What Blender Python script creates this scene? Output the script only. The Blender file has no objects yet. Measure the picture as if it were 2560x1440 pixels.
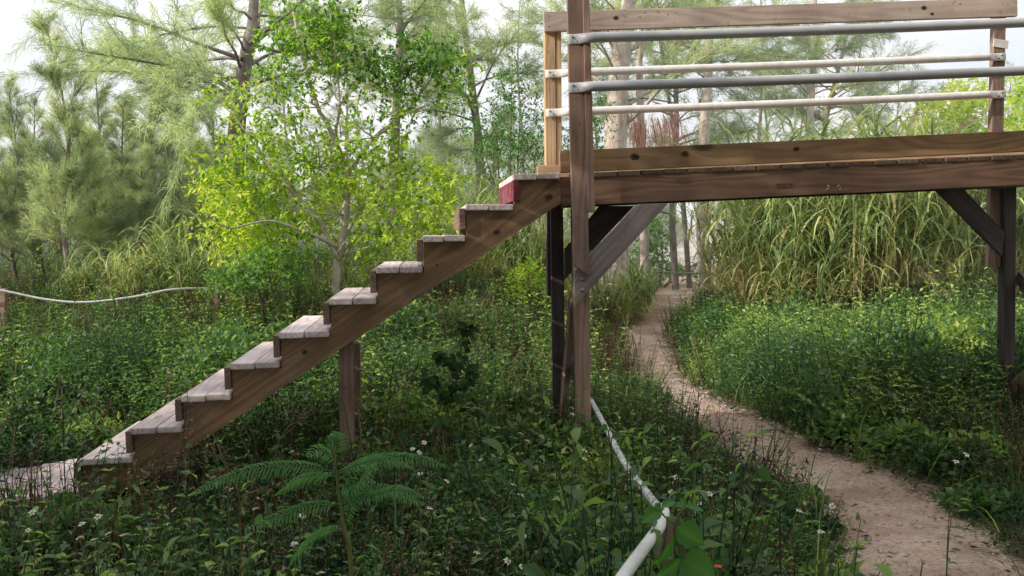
import bpy, bmesh, math, random
import numpy as np
from mathutils import Vector, Matrix

rng = np.random.default_rng(11)
random.seed(11)
scene = bpy.context.scene
col = scene.collection
PI = math.pi
HAZE = 0.014

# ------------------------------------------------------------------ camera
F = 2217.0
PITCH, ROLL = math.atan(142 / F), math.radians(1.0)
CAM = np.array([0.0, 0.0, 1.5])
_f = np.array([0, math.cos(PITCH), -math.sin(PITCH)])
_r0 = np.array([1.0, 0, 0])
_u0 = np.array([0, math.sin(PITCH), math.cos(PITCH)])
_up = _u0 * math.cos(ROLL) + _r0 * math.sin(ROLL)
_rt = _r0 * math.cos(ROLL) - _u0 * math.sin(ROLL)
cd = bpy.data.cameras.new('camera')
cam = bpy.data.objects.new('camera', cd)
col.objects.link(cam)
cam.matrix_world = Matrix(((_rt[0], _up[0], -_f[0], CAM[0]), (_rt[1], _up[1], -_f[1], CAM[1]),
                           (_rt[2], _up[2], -_f[2], CAM[2]), (0, 0, 0, 1)))
cd.sensor_width = 36
cd.lens = F / 2560 * 36
cd.clip_start, cd.clip_end = 0.05, 2000
scene.camera = cam


def ray(px, py):
    return _f + _rt * ((px - 1280) / F) - _up * ((py - 720) / F)


def at(px, py, Y):
    r = ray(px, py)
    return CAM + r * (Y / r[1])


YAW = math.radians(5.5)
D3 = np.array([-math.sin(YAW), math.cos(YAW), 0])      # depth direction of the carpentry
U3 = np.array([math.cos(YAW), math.sin(YAW), 0])
Z3 = np.array([0, 0, 1.0])


def S(px, py, v):
    r = ray(px, py)
    return CAM + r * ((v - CAM @ D3) / (r @ D3))


def sst(a, b, x):
    t = np.clip((np.asarray(x, float) - a) / (b - a), 0, 1)
    return t * t * (3 - 2 * t)


def ground_z(x, y):
    x = np.asarray(x, float); y = np.asarray(y, float)
    z = 0.30 * sst(8, 16, y)
    z = z + 0.62 * sst(5.8, 11, y) * sst(1.4, -0.8, x - 0.07 * (y - 10)) * (1 - 0.5 * sst(20, 40, y))
    z = z - 0.10 * (1 - sst(5.2, 7.2, y)) - 0.05 * np.exp(-(((x + 2.6) / 1.0) ** 2 + ((y - 5.2) / 1.0) ** 2))
    z = z + 0.03 * np.sin(x * 1.3 + 0.5) * np.sin(y * 1.1) + 0.02 * np.sin(x * 2.9 + y * 2.1)
    return z


def ground_hit(px, py):
    r = ray(px, py)
    for Y in np.arange(1.5, 60, 0.02):
        p = CAM + r * (Y / r[1])
        if p[2] <= ground_z(p[0], p[1]):
            return p
    return p


# ------------------------------------------------------------------ object helpers
def tag(o, label=None, cat=None, group=None, kind=None):
    if label: o['label'] = label
    if cat: o['category'] = cat
    if group: o['group'] = group
    if kind: o['kind'] = kind
    return o


def empty(name, loc, label, cat, group=None, rz=0.0, sc=1.0):
    o = bpy.data.objects.new(name, None)
    o.empty_display_size = 0.1
    col.objects.link(o)
    o.location = Vector(loc); o.rotation_euler = (0, 0, rz); o.scale = (sc, sc, sc)
    return tag(o, label, cat, group)


def link(name, me, parent=None):
    o = bpy.data.objects.new(name, me)
    col.objects.link(o)
    if parent is not None:
        o.parent = parent
    return o


def put_world(o, M, parent):
    """place o at world matrix M under a parent that only has a location"""
    if parent is not None:
        o.parent = parent
        chain = Matrix.Identity(4)
        p = parent
        while p is not None:
            chain = p.matrix_basis @ chain
            p = p.parent
        o.matrix_basis = chain.inverted() @ M
    else:
        o.matrix_basis = M


def copy_tree(o, parent=None):
    c = o.copy(); col.objects.link(c)
    c.parent = parent
    for ch in o.children:
        copy_tree(ch, c)
    return c


class MB:
    """collects triangles with a per-vertex tint, builds ONE mesh"""
    def __init__(s):
        s.v, s.t, s.c, s.n = [], [], [], 0

    def add(s, v, t, c=0.5):
        v = np.asarray(v, np.float32).reshape(-1, 3)
        t = np.asarray(t, np.int32).reshape(-1, 3)
        s.v.append(v); s.t.append(t + s.n)
        s.c.append(np.full(len(v), c, np.float32) if np.isscalar(c) else np.asarray(c, np.float32))
        s.n += len(v)

    def arrays(s):
        return np.concatenate(s.v), np.concatenate(s.t), np.concatenate(s.c)

    def mesh(s, name, mat, smooth=False):
        v, t, c = s.arrays()
        return tri_mesh(name, v, t, c, mat, smooth)

    def build(s, name, mat, parent=None, smooth=False):
        return link(name, s.mesh(name, mat, smooth), parent)


def tri_mesh(name, v, t, c, mat, smooth=False):
    me = bpy.data.meshes.new(name)
    me.vertices.add(len(v)); me.vertices.foreach_set('co', np.ascontiguousarray(v, np.float32).ravel())
    me.loops.add(len(t) * 3); me.loops.foreach_set('vertex_index', np.ascontiguousarray(t, np.int32).ravel())
    me.polygons.add(len(t)); me.polygons.foreach_set('loop_start', np.arange(0, len(t) * 3, 3, dtype=np.int32))
    if smooth:
        me.polygons.foreach_set('use_smooth', np.ones(len(t), bool))
    if c is not None:
        a = me.attributes.new('tint', 'FLOAT', 'POINT')
        a.data.foreach_set('value', np.ascontiguousarray(c, np.float32))
    me.update(calc_edges=True)
    if mat: me.materials.append(mat)
    return me


def nrm(a):
    return a / np.maximum(np.linalg.norm(a, axis=-1, keepdims=True), 1e-9)


def tube(mb, pts, radii, sides=8, tint=0.5, cap=True):
    pts = np.asarray(pts, float); n = len(pts)
    radii = np.full(n, radii) if np.isscalar(radii) else np.asarray(radii, float)
    tg = np.gradient(pts, axis=0); tg = nrm(tg)
    ref = np.array([0.31, 0.95, 0.05]) if abs(tg[0] @ np.array([0.31, 0.95, 0.05])) < 0.9 else np.array([1.0, 0, 0])
    a = nrm(np.cross(tg, ref)); b = np.cross(tg, a)
    th = np.arange(sides) * 2 * PI / sides
    ring = a[:, None, :] * np.cos(th)[None, :, None] + b[:, None, :] * np.sin(th)[None, :, None]
    v = (pts[:, None, :] + ring * radii[:, None, None]).reshape(-1, 3)
    i = np.arange(n - 1)[:, None] * sides; j = np.arange(sides)[None, :]; k = (j + 1) % sides
    q0, q1, q2, q3 = (i + j).ravel(), (i + k).ravel(), (i + sides + k).ravel(), (i + sides + j).ravel()
    t = np.concatenate([np.stack([q0, q1, q2], 1), np.stack([q0, q2, q3], 1)])
    if cap:
        v = np.concatenate([v, pts[:1], pts[-1:]])
        jj = np.arange(sides); kk = (jj + 1) % sides
        t = np.concatenate([t, np.stack([np.full(sides, n * sides), kk, jj], 1),
                            np.stack([np.full(sides, n * sides + 1), (n - 1) * sides + jj, (n - 1) * sides + kk], 1)])
    mb.add(v, t, tint)


def smooth_path(pts, per=6):
    pts = np.asarray(pts, float)
    out = []
    P = np.concatenate([[2 * pts[0] - pts[1]], pts, [2 * pts[-1] - pts[-2]]])
    for i in range(1, len(P) - 2):
        for s in np.linspace(0, 1, per, endpoint=False):
            a, b, c_, d = P[i - 1], P[i], P[i + 1], P[i + 2]
            out.append(0.5 * (2 * b + (c_ - a) * s + (2 * a - 5 * b + 4 * c_ - d) * s ** 2 + (3 * b - a - 3 * c_ + d) * s ** 3))
    out.append(pts[-1])
    return np.array(out)


LEAF_S = (np.array([[0, 0, 0], [.42, .5, .1], [1, 0, -.12], [.42, -.5, .1]]), np.array([[0, 2, 1], [0, 3, 2]]))
LEAF_FLAT = (np.array([[0, 0, 0], [.42, .5, 0], [1, 0, .01], [.42, -.5, 0]]), np.array([[0, 2, 1], [0, 3, 2]]))
LEAF_F = (np.array([[0, 0, 0], [.22, .36, .1], [.55, .48, .07], [1, 0, -.2], [.55, -.48, .07], [.22, -.36, .1], [.42, 0, -.02]]),
          np.array([[0, 6, 1], [1, 6, 2], [2, 6, 3], [3, 6, 4], [4, 6, 5], [5, 6, 0]]))


def leaves(mb, B, D, N, L, W, tint, shape=LEAF_S):
    """vectorised leaves: base B, direction D, rough normal N, length L, width W"""
    B = np.asarray(B, float); D = nrm(np.asarray(D, float)); n = len(B)
    Sd = nrm(np.cross(N, D)); Nn = np.cross(D, Sd)
    L = np.broadcast_to(np.asarray(L, float), (n,)); W = np.broadcast_to(np.asarray(W, float), (n,))
    sv, st = shape; m = len(sv)
    v = (B[:, None, :] + D[:, None, :] * (sv[None, :, 0:1] * L[:, None, None]) + Sd[:, None, :] * (sv[None, :, 1:2] * W[:, None, None])
         + Nn[:, None, :] * (sv[None, :, 2:3] * L[:, None, None]))
    t = st[None] + (np.arange(n) * m)[:, None, None]
    c = np.repeat(np.broadcast_to(np.asarray(tint, float), (n,)), m)
    mb.add(v.reshape(-1, 3), t.reshape(-1, 3), c)


def strands(mb, P, D, L, W, tint, droop=0.25):
    """thin tapering two-piece needles"""
    n = len(P); D = nrm(D)
    side = nrm(np.cross(D, rng.normal(size=(n, 3))))
    L = np.broadcast_to(np.asarray(L, float), (n,))[:, None]; W = np.broadcast_to(np.asarray(W, float), (n,))[:, None]
    mid = P + D * L * 0.5
    tip = P + D * L + np.array([0, 0, -1.0]) * L * droop
    v = np.stack([P - side * W * .4, P + side * W * .4, mid - side * W * .5, mid + side * W * .5, tip], 1)
    t = np.array([[0, 1, 3], [0, 3, 2], [2, 3, 4]])[None] + (np.arange(n) * 5)[:, None, None]
    mb.add(v.reshape(-1, 3), t.reshape(-1, 3), np.repeat(np.broadcast_to(tint, (n,)), 5))


def blades(mb, B, az, L, W, lean, curl, tint, seg=5):
    """arching grass blades"""
    n = len(B)
    s = np.linspace(0, 1, seg + 1)
    ang = lean[:, None] + curl[:, None] * s[None, :]           # angle from vertical grows along the blade
    dl = (L / seg)[:, None]
    h = np.cumsum(np.sin(ang) * dl, 1) - np.sin(ang) * dl
    z = np.cumsum(np.cos(ang) * dl, 1) - np.cos(ang) * dl
    dirx, diry = np.cos(az)[:, None], np.sin(az)[:, None]
    c = np.stack([B[:, 0:1] + dirx * h, B[:, 1:2] + diry * h, B[:, 2:3] + z], 2)
    w = (W[:, None] * (np.minimum(1, 0.55 + 2.2 * s) * (1 - s ** 2.5))[None, :]) * .5 + 0.0004
    side = np.stack([-np.sin(az), np.cos(az), 0 * az], 1)[:, None, :]
    tw = np.stack([np.cos(az), np.sin(az), 0 * az], 1)[:, None, :] * rng.normal(0, .5, (n, 1, 1))
    side = nrm(side + tw)
    v = np.stack([c - side * w[:, :, None], c + side * w[:, :, None]], 2).reshape(n, -1, 3)
    k = np.arange(seg) * 2
    t = np.concatenate([np.stack([k, k + 1, k + 3], 1), np.stack([k, k + 3, k + 2], 1)])
    t = t[None] + (np.arange(n) * (seg + 1) * 2)[:, None, None]
    mb.add(v.reshape(-1, 3), t.reshape(-1, 3), np.repeat(np.broadcast_to(tint, (n,)), (seg + 1) * 2))


# ------------------------------------------------------------------ materials
def new_mat(name):
    m = bpy.data.materials.new(name); m.use_nodes = True
    nt = m.node_tree; nt.nodes.clear()
    out = nt.nodes.new('ShaderNodeOutputMaterial')
    return m, nt, out


def N(nt, typ, **kw):
    n = nt.nodes.new(typ)
    for k, v in kw.items():
        if k.startswith('i_'):
            n.inputs[k[2:].replace('_', ' ')].default_value = v
        else:
            setattr(n, k, v)
    return n


def ramp(nt, fac, stops):
    r = nt.nodes.new('ShaderNodeValToRGB')
    e = r.color_ramp.elements
    while len(e) < len(stops): e.new(0.5)
    for el, (p, c) in zip(e, stops):
        el.position = p; el.color = (*c, 1)
    nt.links.new(fac, r.inputs['Fac'])
    return r.outputs['Color']


def mathn(nt, op, a, b=None, clamp=False):
    m = nt.nodes.new('ShaderNodeMath'); m.operation = op; m.use_clamp = clamp
    for i, x in enumerate((a, b)):
        if x is None: continue
        if isinstance(x, (int, float)): m.inputs[i].default_value = x
        else: nt.links.new(x, m.inputs[i])
    return m.outputs[0]


def mixc(nt, fac, a, b, mode='MIX'):
    m = nt.nodes.new('ShaderNodeMix'); m.data_type = 'RGBA'; m.blend_type = mode
    for sock, x in ((m.inputs['Factor'], fac), (m.inputs['A'], a), (m.inputs['B'], b)):
        if isinstance(x, (int, float)): sock.default_value = x
        elif isinstance(x, tuple): sock.default_value = (*x, 1)
        else: nt.links.new(x, sock)
    # RGBA sockets share names with the float ones; pick by index
    return m.outputs['Result']


def mix_rgb(nt, fac, a, b, mode='MIX'):
    m = nt.nodes.new('ShaderNodeMixRGB'); m.blend_type = mode
    for sock, x in ((m.inputs[0], fac), (m.inputs[1], a), (m.inputs[2], b)):
        if isinstance(x, (int, float)): sock.default_value = x
        elif isinstance(x, tuple): sock.default_value = (*x, 1)
        else: nt.links.new(x, sock)
    return m.outputs[0]


def leaf_mat(name, stops, transl=0.4, rough=0.5, spec=0.35, tmul=(1.25, 1.35, 0.6)):
    m, nt, out = new_mat(name)
    a = N(nt, 'ShaderNodeAttribute', attribute_name='tint')
    oi = N(nt, 'ShaderNodeObjectInfo')
    geo = N(nt, 'ShaderNodeNewGeometry')
    nz = N(nt, 'ShaderNodeTexNoise', i_Scale=1.1, i_Detail=2.0)
    nt.links.new(geo.outputs['Position'], nz.inputs['Vector'])
    f = mathn(nt, 'ADD', a.outputs['Fac'], mathn(nt, 'MULTIPLY', mathn(nt, 'SUBTRACT', oi.outputs['Random'], 0.5), 0.14))
    f = mathn(nt, 'ADD', f, mathn(nt, 'MULTIPLY', mathn(nt, 'SUBTRACT', nz.outputs['Fac'], 0.5), 0.5))
    c = ramp(nt, f, stops)
    p = N(nt, 'ShaderNodeBsdfPrincipled')
    p.inputs['Roughness'].default_value = rough
    p.inputs['Specular IOR Level'].default_value = spec
    nt.links.new(c, p.inputs['Base Color'])
    tr = N(nt, 'ShaderNodeBsdfTranslucent')
    nt.links.new(mix_rgb(nt, 1.0, c, tmul, 'MULTIPLY'), tr.inputs['Color'])
    mx = N(nt, 'ShaderNodeMixShader'); mx.inputs[0].default_value = transl
    nt.links.new(p.outputs[0], mx.inputs[1]); nt.links.new(tr.outputs[0], mx.inputs[2])
    nt.links.new(mx.outputs[0], out.inputs['Surface'])
    return m


def wood_mat(name, light, dark, knot=(0.05, 0.03, 0.025), knots=1.0, rough=0.75, grey=0.25, greyc=(0.25, 0.22, 0.21), paint=None):
    m, nt, out = new_mat(name)
    tc = N(nt, 'ShaderNodeTexCoord'); oi = N(nt, 'ShaderNodeObjectInfo')
    off = N(nt, 'ShaderNodeCombineXYZ')
    for i, k in enumerate((37.0, 11.0, 23.0)):
        nt.links.new(mathn(nt, 'MULTIPLY', oi.outputs['Random'], k), off.inputs[i])
    add = N(nt, 'ShaderNodeVectorMath', operation='ADD')
    nt.links.new(tc.outputs['Object'], add.inputs[0]); nt.links.new(off.outputs[0], add.inputs[1])

    def mapped(sx, sy, sz):
        mp = N(nt, 'ShaderNodeMapping'); mp.inputs['Scale'].default_value = (sx, sy, sz)
        nt.links.new(add.outputs[0], mp.inputs['Vector']); return mp.outputs[0]
    # knots bend the grain
    vo = N(nt, 'ShaderNodeTexVoronoi', i_Scale=1.0); vo.inputs['Randomness'].default_value = 1.0
    nt.links.new(mapped(1.6, 4.5, 4.5), vo.inputs['Vector'])
    kd = vo.outputs['Distance']
    n1 = N(nt, 'ShaderNodeTexNoise', i_Scale=1.0, i_Detail=1.5)
    nt.links.new(mapped(0.55, 6.0, 6.0), n1.inputs['Vector'])
    g = mathn(nt, 'MULTIPLY', n1.outputs['Fac'], 70.0)
    g = mathn(nt, 'ADD', g, mathn(nt, 'DIVIDE', 1.6, mathn(nt, 'ADD', kd, 0.12)))
    lines = mathn(nt, 'ADD', mathn(nt, 'MULTIPLY', mathn(nt, 'SINE', g), 0.5), 0.5)
    n2 = N(nt, 'ShaderNodeTexNoise', i_Scale=1.0, i_Detail=6.0, i_Roughness=0.65)
    nt.links.new(mapped(3.0, 90.0, 90.0), n2.inputs['Vector'])
    n3 = N(nt, 'ShaderNodeTexNoise', i_Scale=1.0, i_Detail=3.0)
    nt.links.new(mapped(2.2, 5.0, 5.0), n3.inputs['Vector'])
    f = mathn(nt, 'ADD', mathn(nt, 'MULTIPLY', lines, 0.42), mathn(nt, 'MULTIPLY', n2.outputs['Fac'], 0.58))
    c = ramp(nt, f, [(0.22, light), (0.78, dark)])
    gm = ramp(nt, n3.outputs['Fac'], [(0.38, (0, 0, 0)), (0.68, (1, 1, 1))])
    c = mix_rgb(nt, mathn(nt, 'MULTIPLY', gm, grey), c, greyc)
    # broad blotches
    n4 = N(nt, 'ShaderNodeTexNoise', i_Scale=2.3, i_Detail=4.0)
    nt.links.new(add.outputs[0], n4.inputs['Vector'])
    c = mix_rgb(nt, 1.0, c, ramp(nt, n4.outputs['Fac'], [(0.3, (0.68, 0.66, 0.66)), (0.7, (1.12, 1.1, 1.08))]), 'MULTIPLY')
    tone = mathn(nt, 'ADD', 0.82, mathn(nt, 'MULTIPLY', oi.outputs['Random'], 0.36))
    tcmb = N(nt, 'ShaderNodeCombineXYZ')
    for i in range(3): nt.links.new(tone, tcmb.inputs[i])
    c = mix_rgb(nt, 1.0, c, tcmb.outputs[0], 'MULTIPLY')
    if knots:
        km = ramp(nt, kd, [(0.07, (1, 1, 1)), (0.135, (0, 0, 0))])
        c = mix_rgb(nt, mathn(nt, 'MULTIPLY', km, 0.85 * knots), c, knot)
    # dark nail specks / mildew
    n5 = N(nt, 'ShaderNodeTexNoise', i_Scale=38.0, i_Detail=2.0)
    nt.links.new(add.outputs[0], n5.inputs['Vector'])
    sp = ramp(nt, n5.outputs['Fac'], [(0.66, (0, 0, 0)), (0.74, (1, 1, 1))])
    c = mix_rgb(nt, mathn(nt, 'MULTIPLY', sp, 0.45), c, (0.05, 0.04, 0.04))
    if paint:
        n6 = N(nt, 'ShaderNodeTexNoise', i_Scale=9.0, i_Detail=5.0, i_Roughness=0.7)
        nt.links.new(add.outputs[0], n6.inputs['Vector'])
        pm = ramp(nt, n6.outputs['Fac'], [(0.42, (0, 0, 0)), (0.5, (1, 1, 1))])
        c = mix_rgb(nt, pm, c, paint)
    p = N(nt, 'ShaderNodeBsdfPrincipled'); p.inputs['Roughness'].default_value = rough
    p.inputs['Specular IOR Level'].default_value = 0.3
    nt.links.new(c, p.inputs['Base Color'])
    b = N(nt, 'ShaderNodeBump', i_Strength=0.35, i_Distance=0.004)
    nt.links.new(f, b.inputs['Height']); nt.links.new(b.outputs[0], p.inputs['Normal'])
    nt.links.new(p.outputs[0], out.inputs['Surface'])
    return m


def bark_mat(name, a, b_, lich=(0.35, 0.33, 0.3), sc=1.0):
    m, nt, out = new_mat(name)
    tc = N(nt, 'ShaderNodeTexCoord')
    mp = N(nt, 'ShaderNodeMapping'); mp.inputs['Scale'].default_value = (16 * sc, 16 * sc, 5 * sc)
    nt.links.new(tc.outputs['Object'], mp.inputs['Vector'])
    n = N(nt, 'ShaderNodeTexNoise', i_Scale=1.0, i_Detail=8.0, i_Roughness=0.7)
    nt.links.new(mp.outputs[0], n.inputs['Vector'])
    n2 = N(nt, 'ShaderNodeTexNoise', i_Scale=3.5, i_Detail=4.0)
    nt.links.new(tc.outputs['Object'], n2.inputs['Vector'])
    c = ramp(nt, n.outputs['Fac'], [(0.33, a), (0.66, b_)])
    c = mix_rgb(nt, ramp(nt, n2.outputs['Fac'], [(0.45, (0, 0, 0)), (0.7, (.7, .7, .7))]), c, lich)
    p = N(nt, 'ShaderNodeBsdfPrincipled'); p.inputs['Roughness'].default_value = 0.9
    p.inputs['Specular IOR Level'].default_value = 0.15
    nt.links.new(c, p.inputs['Base Color'])
    b = N(nt, 'ShaderNodeBump', i_Strength=0.7, i_Distance=0.02)
    nt.links.new(n.outputs['Fac'], b.inputs['Height']); nt.links.new(b.outputs[0], p.inputs['Normal'])
    nt.links.new(p.outputs[0], out.inputs['Surface'])
    return m


def plain_mat(name, c1, c2=None, scale=8.0, rough=0.6, spec=0.3, metal=0.0, lo=0.35, hi=0.65):
    m, nt, out = new_mat(name)
    p = N(nt, 'ShaderNodeBsdfPrincipled'); p.inputs['Roughness'].default_value = rough
    p.inputs['Specular IOR Level'].default_value = spec; p.inputs['Metallic'].default_value = metal
    tc = N(nt, 'ShaderNodeTexCoord')
    n = N(nt, 'ShaderNodeTexNoise', i_Scale=scale, i_Detail=6.0, i_Roughness=0.65)
    nt.links.new(tc.outputs['Object'], n.inputs['Vector'])
    nt.links.new(ramp(nt, n.outputs['Fac'], [(lo, c1), (hi, c2 or c1)]), p.inputs['Base Color'])
    nt.links.new(p.outputs[0], out.inputs['Surface'])
    return m


def ground_mat():
    m, nt, out = new_mat('soil')
    geo = N(nt, 'ShaderNodeNewGeometry')
    at_ = N(nt, 'ShaderNodeAttribute', attribute_name='tint')          # 1 on the trodden path, 0 away from it
    n1 = N(nt, 'ShaderNodeTexNoise', i_Scale=2.2, i_Detail=8.0, i_Roughness=0.62)
    n2 = N(nt, 'ShaderNodeTexNoise', i_Scale=46.0, i_Detail=4.0, i_Roughness=0.7)
    n3 = N(nt, 'ShaderNodeTexVoronoi', i_Scale=26.0)
    for n in (n1, n2, n3): nt.links.new(geo.outputs['Position'], n.inputs['Vector'])
    soil = ramp(nt, n2.outputs['Fac'], [(0.3, (0.045, 0.032, 0.02)), (0.55, (0.12, 0.085, 0.05)), (0.75, (0.22, 0.165, 0.1))])
    sand = ramp(nt, n2.outputs['Fac'], [(0.3, (0.42, 0.305, 0.245)), (0.55, (0.6, 0.46, 0.38)), (0.75, (0.74, 0.61, 0.52))])
    sand = mix_rgb(nt, 1.0, sand, ramp(nt, n1.outputs['Fac'], [(0.35, (0.62, 0.55, 0.52)), (0.6, (1.05, 1.02, 1.0))]), 'MULTIPLY')
    peb = ramp(nt, n3.outputs['Distance'], [(0.12, (1, 1, 1)), (0.2, (0, 0, 0))])
    sand = mix_rgb(nt, mathn(nt, 'MULTIPLY', peb, 0.3), sand, (0.6, 0.54, 0.48))
    f = mathn(nt, 'ADD', at_.outputs['Fac'], mathn(nt, 'MULTIPLY', mathn(nt, 'SUBTRACT', n1.outputs['Fac'], 0.5), 1.1))
    f = mathn(nt, 'ADD', f, mathn(nt, 'MULTIPLY', mathn(nt, 'SUBTRACT', n2.outputs['Fac'], 0.5), 0.5))
    fm = ramp(nt, f, [(0.38, (0, 0, 0)), (0.62, (1, 1, 1))])
    p = N(nt, 'ShaderNodeBsdfPrincipled'); p.inputs['Roughness'].default_value = 0.95
    p.inputs['Specular IOR Level'].default_value = 0.1
    nt.links.new(mix_rgb(nt, fm, soil, sand), p.inputs['Base Color'])
    b = N(nt, 'ShaderNodeBump', i_Strength=0.6, i_Distance=0.02)
    nt.links.new(n2.outputs['Fac'], b.inputs['Height']); nt.links.new(b.outputs[0], p.inputs['Normal'])
    nt.links.new(p.outputs[0], out.inputs['Surface'])
    return m


M = {}
M['soil'] = ground_mat()
M['weed'] = leaf_mat('weed_leaf', [(0.0, (0.024, 0.058, 0.03)), (0.38, (0.068, 0.145, 0.056)), (0.64, (0.17, 0.28, 0.085)), (0.84, (0.38, 0.5, 0.13)), (1.0, (0.58, 0.6, 0.2))], 0.42)
M['dry'] = leaf_mat('dry_stalk', [(0.0, (0.07, 0.045, 0.03)), (0.5, (0.2, 0.14, 0.085)), (1.0, (0.42, 0.33, 0.2))], 0.2, 0.8, 0.1, (1, .95, .8))
M['dark_dry'] = leaf_mat('withered_stalk', [(0.0, (0.03, 0.02, 0.018)), (1.0, (0.12, 0.08, 0.065))], 0.1, 0.8, 0.1, (1, .95, .8))
M['lime'] = leaf_mat('bright_leaf', [(0.0, (0.05, 0.14, 0.045)), (0.3, (0.13, 0.3, 0.06)), (0.52, (0.38, 0.58, 0.08)), (0.78, (0.66, 0.78, 0.11)), (1.0, (0.82, 0.82, 0.18))], 0.5, tmul=(1.25, 1.25, .55))
M['bush'] = leaf_mat('bush_leaf', [(0.0, (0.035, 0.1, 0.035)), (0.5, (0.12, 0.26, 0.075)), (1.0, (0.33, 0.5, 0.15))], 0.42)
M['needle'] = leaf_mat('casuarina_needle', [(0.0, (0.14, 0.22, 0.16)), (0.4, (0.44, 0.54, 0.32)), (1.0, (0.78, 0.8, 0.5))], 0.55, 0.6, 0.25, (1.15, 1.2, .75))  # bright haze on the trees is put into this pale needle colour
M['needle_far'] = leaf_mat('far_casuarina_needle', [(0.0, (0.2, 0.28, 0.23)), (0.5, (0.42, 0.5, 0.34)), (1.0, (0.65, 0.7, 0.46))], 0.5, 0.6, 0.2, (1.1, 1.15, .85))  # paler still, distance haze put into the colour
M['rust'] = leaf_mat('dead_needle', [(0.0, (0.5, 0.26, 0.2)), (1.0, (0.76, 0.52, 0.44))], 0.4, 0.7, 0.1, (1.1, .9, .8))
M['grass'] = leaf_mat('cane_grass', [(0.0, (0.08, 0.13, 0.06)), (0.34, (0.25, 0.35, 0.14)), (0.56, (0.52, 0.6, 0.26)), (0.8, (0.62, 0.56, 0.27)), (1.0, (0.66, 0.53, 0.33))], 0.4, 0.5, 0.3, (1.15, 1.15, .7))
M['stem'] = leaf_mat('green_stem', [(0.0, (0.06, 0.09, 0.03)), (0.6, (0.13, 0.15, 0.05)), (1.0, (0.2, 0.15, 0.09))], 0.1)
M['fern'] = leaf_mat('feather_leaf', [(0.0, (0.05, 0.15, 0.06)), (0.6, (0.13, 0.3, 0.1)), (1.0, (0.3, 0.5, 0.14))], 0.5)
M['vine'] = leaf_mat('vine_leaf', [(0.0, (0.012, 0.03, 0.01)), (1.0, (0.035, 0.085, 0.022))], 0.25, 0.6, 0.12)
M['broad'] = leaf_mat('broad_leaf', [(0.0, (0.035, 0.12, 0.025)), (0.6, (0.065, 0.2, 0.03)), (1.0, (0.16, 0.32, 0.05))], 0.4, 0.45)
M['petal'] = leaf_mat('white_petal', [(0.0, (0.75, 0.75, 0.72)), (1.0, (0.85, 0.85, 0.82))], 0.3, 0.6, 0.2, (1, 1, 1))
M['disc'] = plain_mat('yellow_disc', (0.55, 0.28, 0.03), (0.7, 0.4, 0.05), 300)
M['red'] = plain_mat('red_petal', (0.6, 0.03, 0.03), (0.7, 0.08, 0.05), 100)
M['beam'] = wood_mat('beam_wood', (0.38, 0.22, 0.15), (0.22, 0.125, 0.09), knots=0.6, grey=0.25, greyc=(0.27, 0.19, 0.17))
M['toe'] = wood_mat('toe_board_wood', (0.4, 0.25, 0.135), (0.26, 0.15, 0.08), knots=1.0, grey=0.12)
M['rail'] = wood_mat('rail_wood', (0.66, 0.52, 0.45), (0.45, 0.34, 0.29), knots=0.8, grey=0.45, greyc=(0.58, 0.5, 0.48))
M['tan'] = wood_mat('sunlit_post_wood', (0.66, 0.46, 0.29), (0.5, 0.33, 0.19), knots=0.5, grey=0.15)  # sunlit tone of the back-left boards put into the colour
M['post'] = wood_mat('post_wood', (0.36, 0.23, 0.18), (0.21, 0.13, 0.105), knots=0.9, grey=0.3, greyc=(0.3, 0.25, 0.245))
M['brace'] = wood_mat('grey_brace_wood', (0.36, 0.3, 0.285), (0.21, 0.17, 0.165), knots=0.6, grey=0.7, greyc=(0.24, 0.22, 0.22))
M['shadedpost'] = wood_mat('shaded_post_wood', (0.1, 0.08, 0.075), (0.05, 0.04, 0.04), knots=0.3, grey=0.4, greyc=(0.085, 0.075, 0.08))  # shade below the deck put into the wood colour
M['stringer'] = wood_mat('stringer_wood', (0.29, 0.175, 0.098), (0.17, 0.098, 0.055), knots=1.0, grey=0.15)
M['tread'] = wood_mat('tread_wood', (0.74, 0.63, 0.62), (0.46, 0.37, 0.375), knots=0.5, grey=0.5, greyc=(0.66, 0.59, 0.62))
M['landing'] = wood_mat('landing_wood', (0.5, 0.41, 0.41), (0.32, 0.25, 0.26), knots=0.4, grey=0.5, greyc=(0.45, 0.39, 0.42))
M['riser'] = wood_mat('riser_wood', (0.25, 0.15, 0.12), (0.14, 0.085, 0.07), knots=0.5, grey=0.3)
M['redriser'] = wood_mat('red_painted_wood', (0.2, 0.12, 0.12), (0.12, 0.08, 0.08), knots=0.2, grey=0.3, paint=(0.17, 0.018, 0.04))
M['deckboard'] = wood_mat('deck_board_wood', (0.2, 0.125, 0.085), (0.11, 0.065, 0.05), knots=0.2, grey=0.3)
M['pipe'] = plain_mat('shade_greyed_plastic', (0.42, 0.42, 0.47), (0.52, 0.51, 0.55), 5, 0.38, 0.4)  # white front rail pipes, tree shade put into the grey
M['whitepipe'] = plain_mat('white_plastic', (0.62, 0.59, 0.58), (0.8, 0.78, 0.77), 14, 0.4, 0.4)
M['mottled'] = plain_mat('mottled_white_plastic', (0.62, 0.62, 0.62), (0.12, 0.13, 0.1), 55, 0.5, 0.3, 0, 0.46, 0.6)  # white plastic broken up by dark speckles
M['bolt'] = plain_mat('galvanised_steel', (0.2, 0.2, 0.21), (0.32, 0.31, 0.31), 40, 0.5, 0.5, 0.7)
M['nail'] = plain_mat('dark_nail', (0.05, 0.045, 0.045), None, 5, 0.6)
M['chalk'] = plain_mat('white_chalk', (0.7, 0.68, 0.65), None, 5, 0.9)
M['ink'] = plain_mat('faded_ink', (0.07, 0.045, 0.045), None, 5, 0.9)
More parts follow.
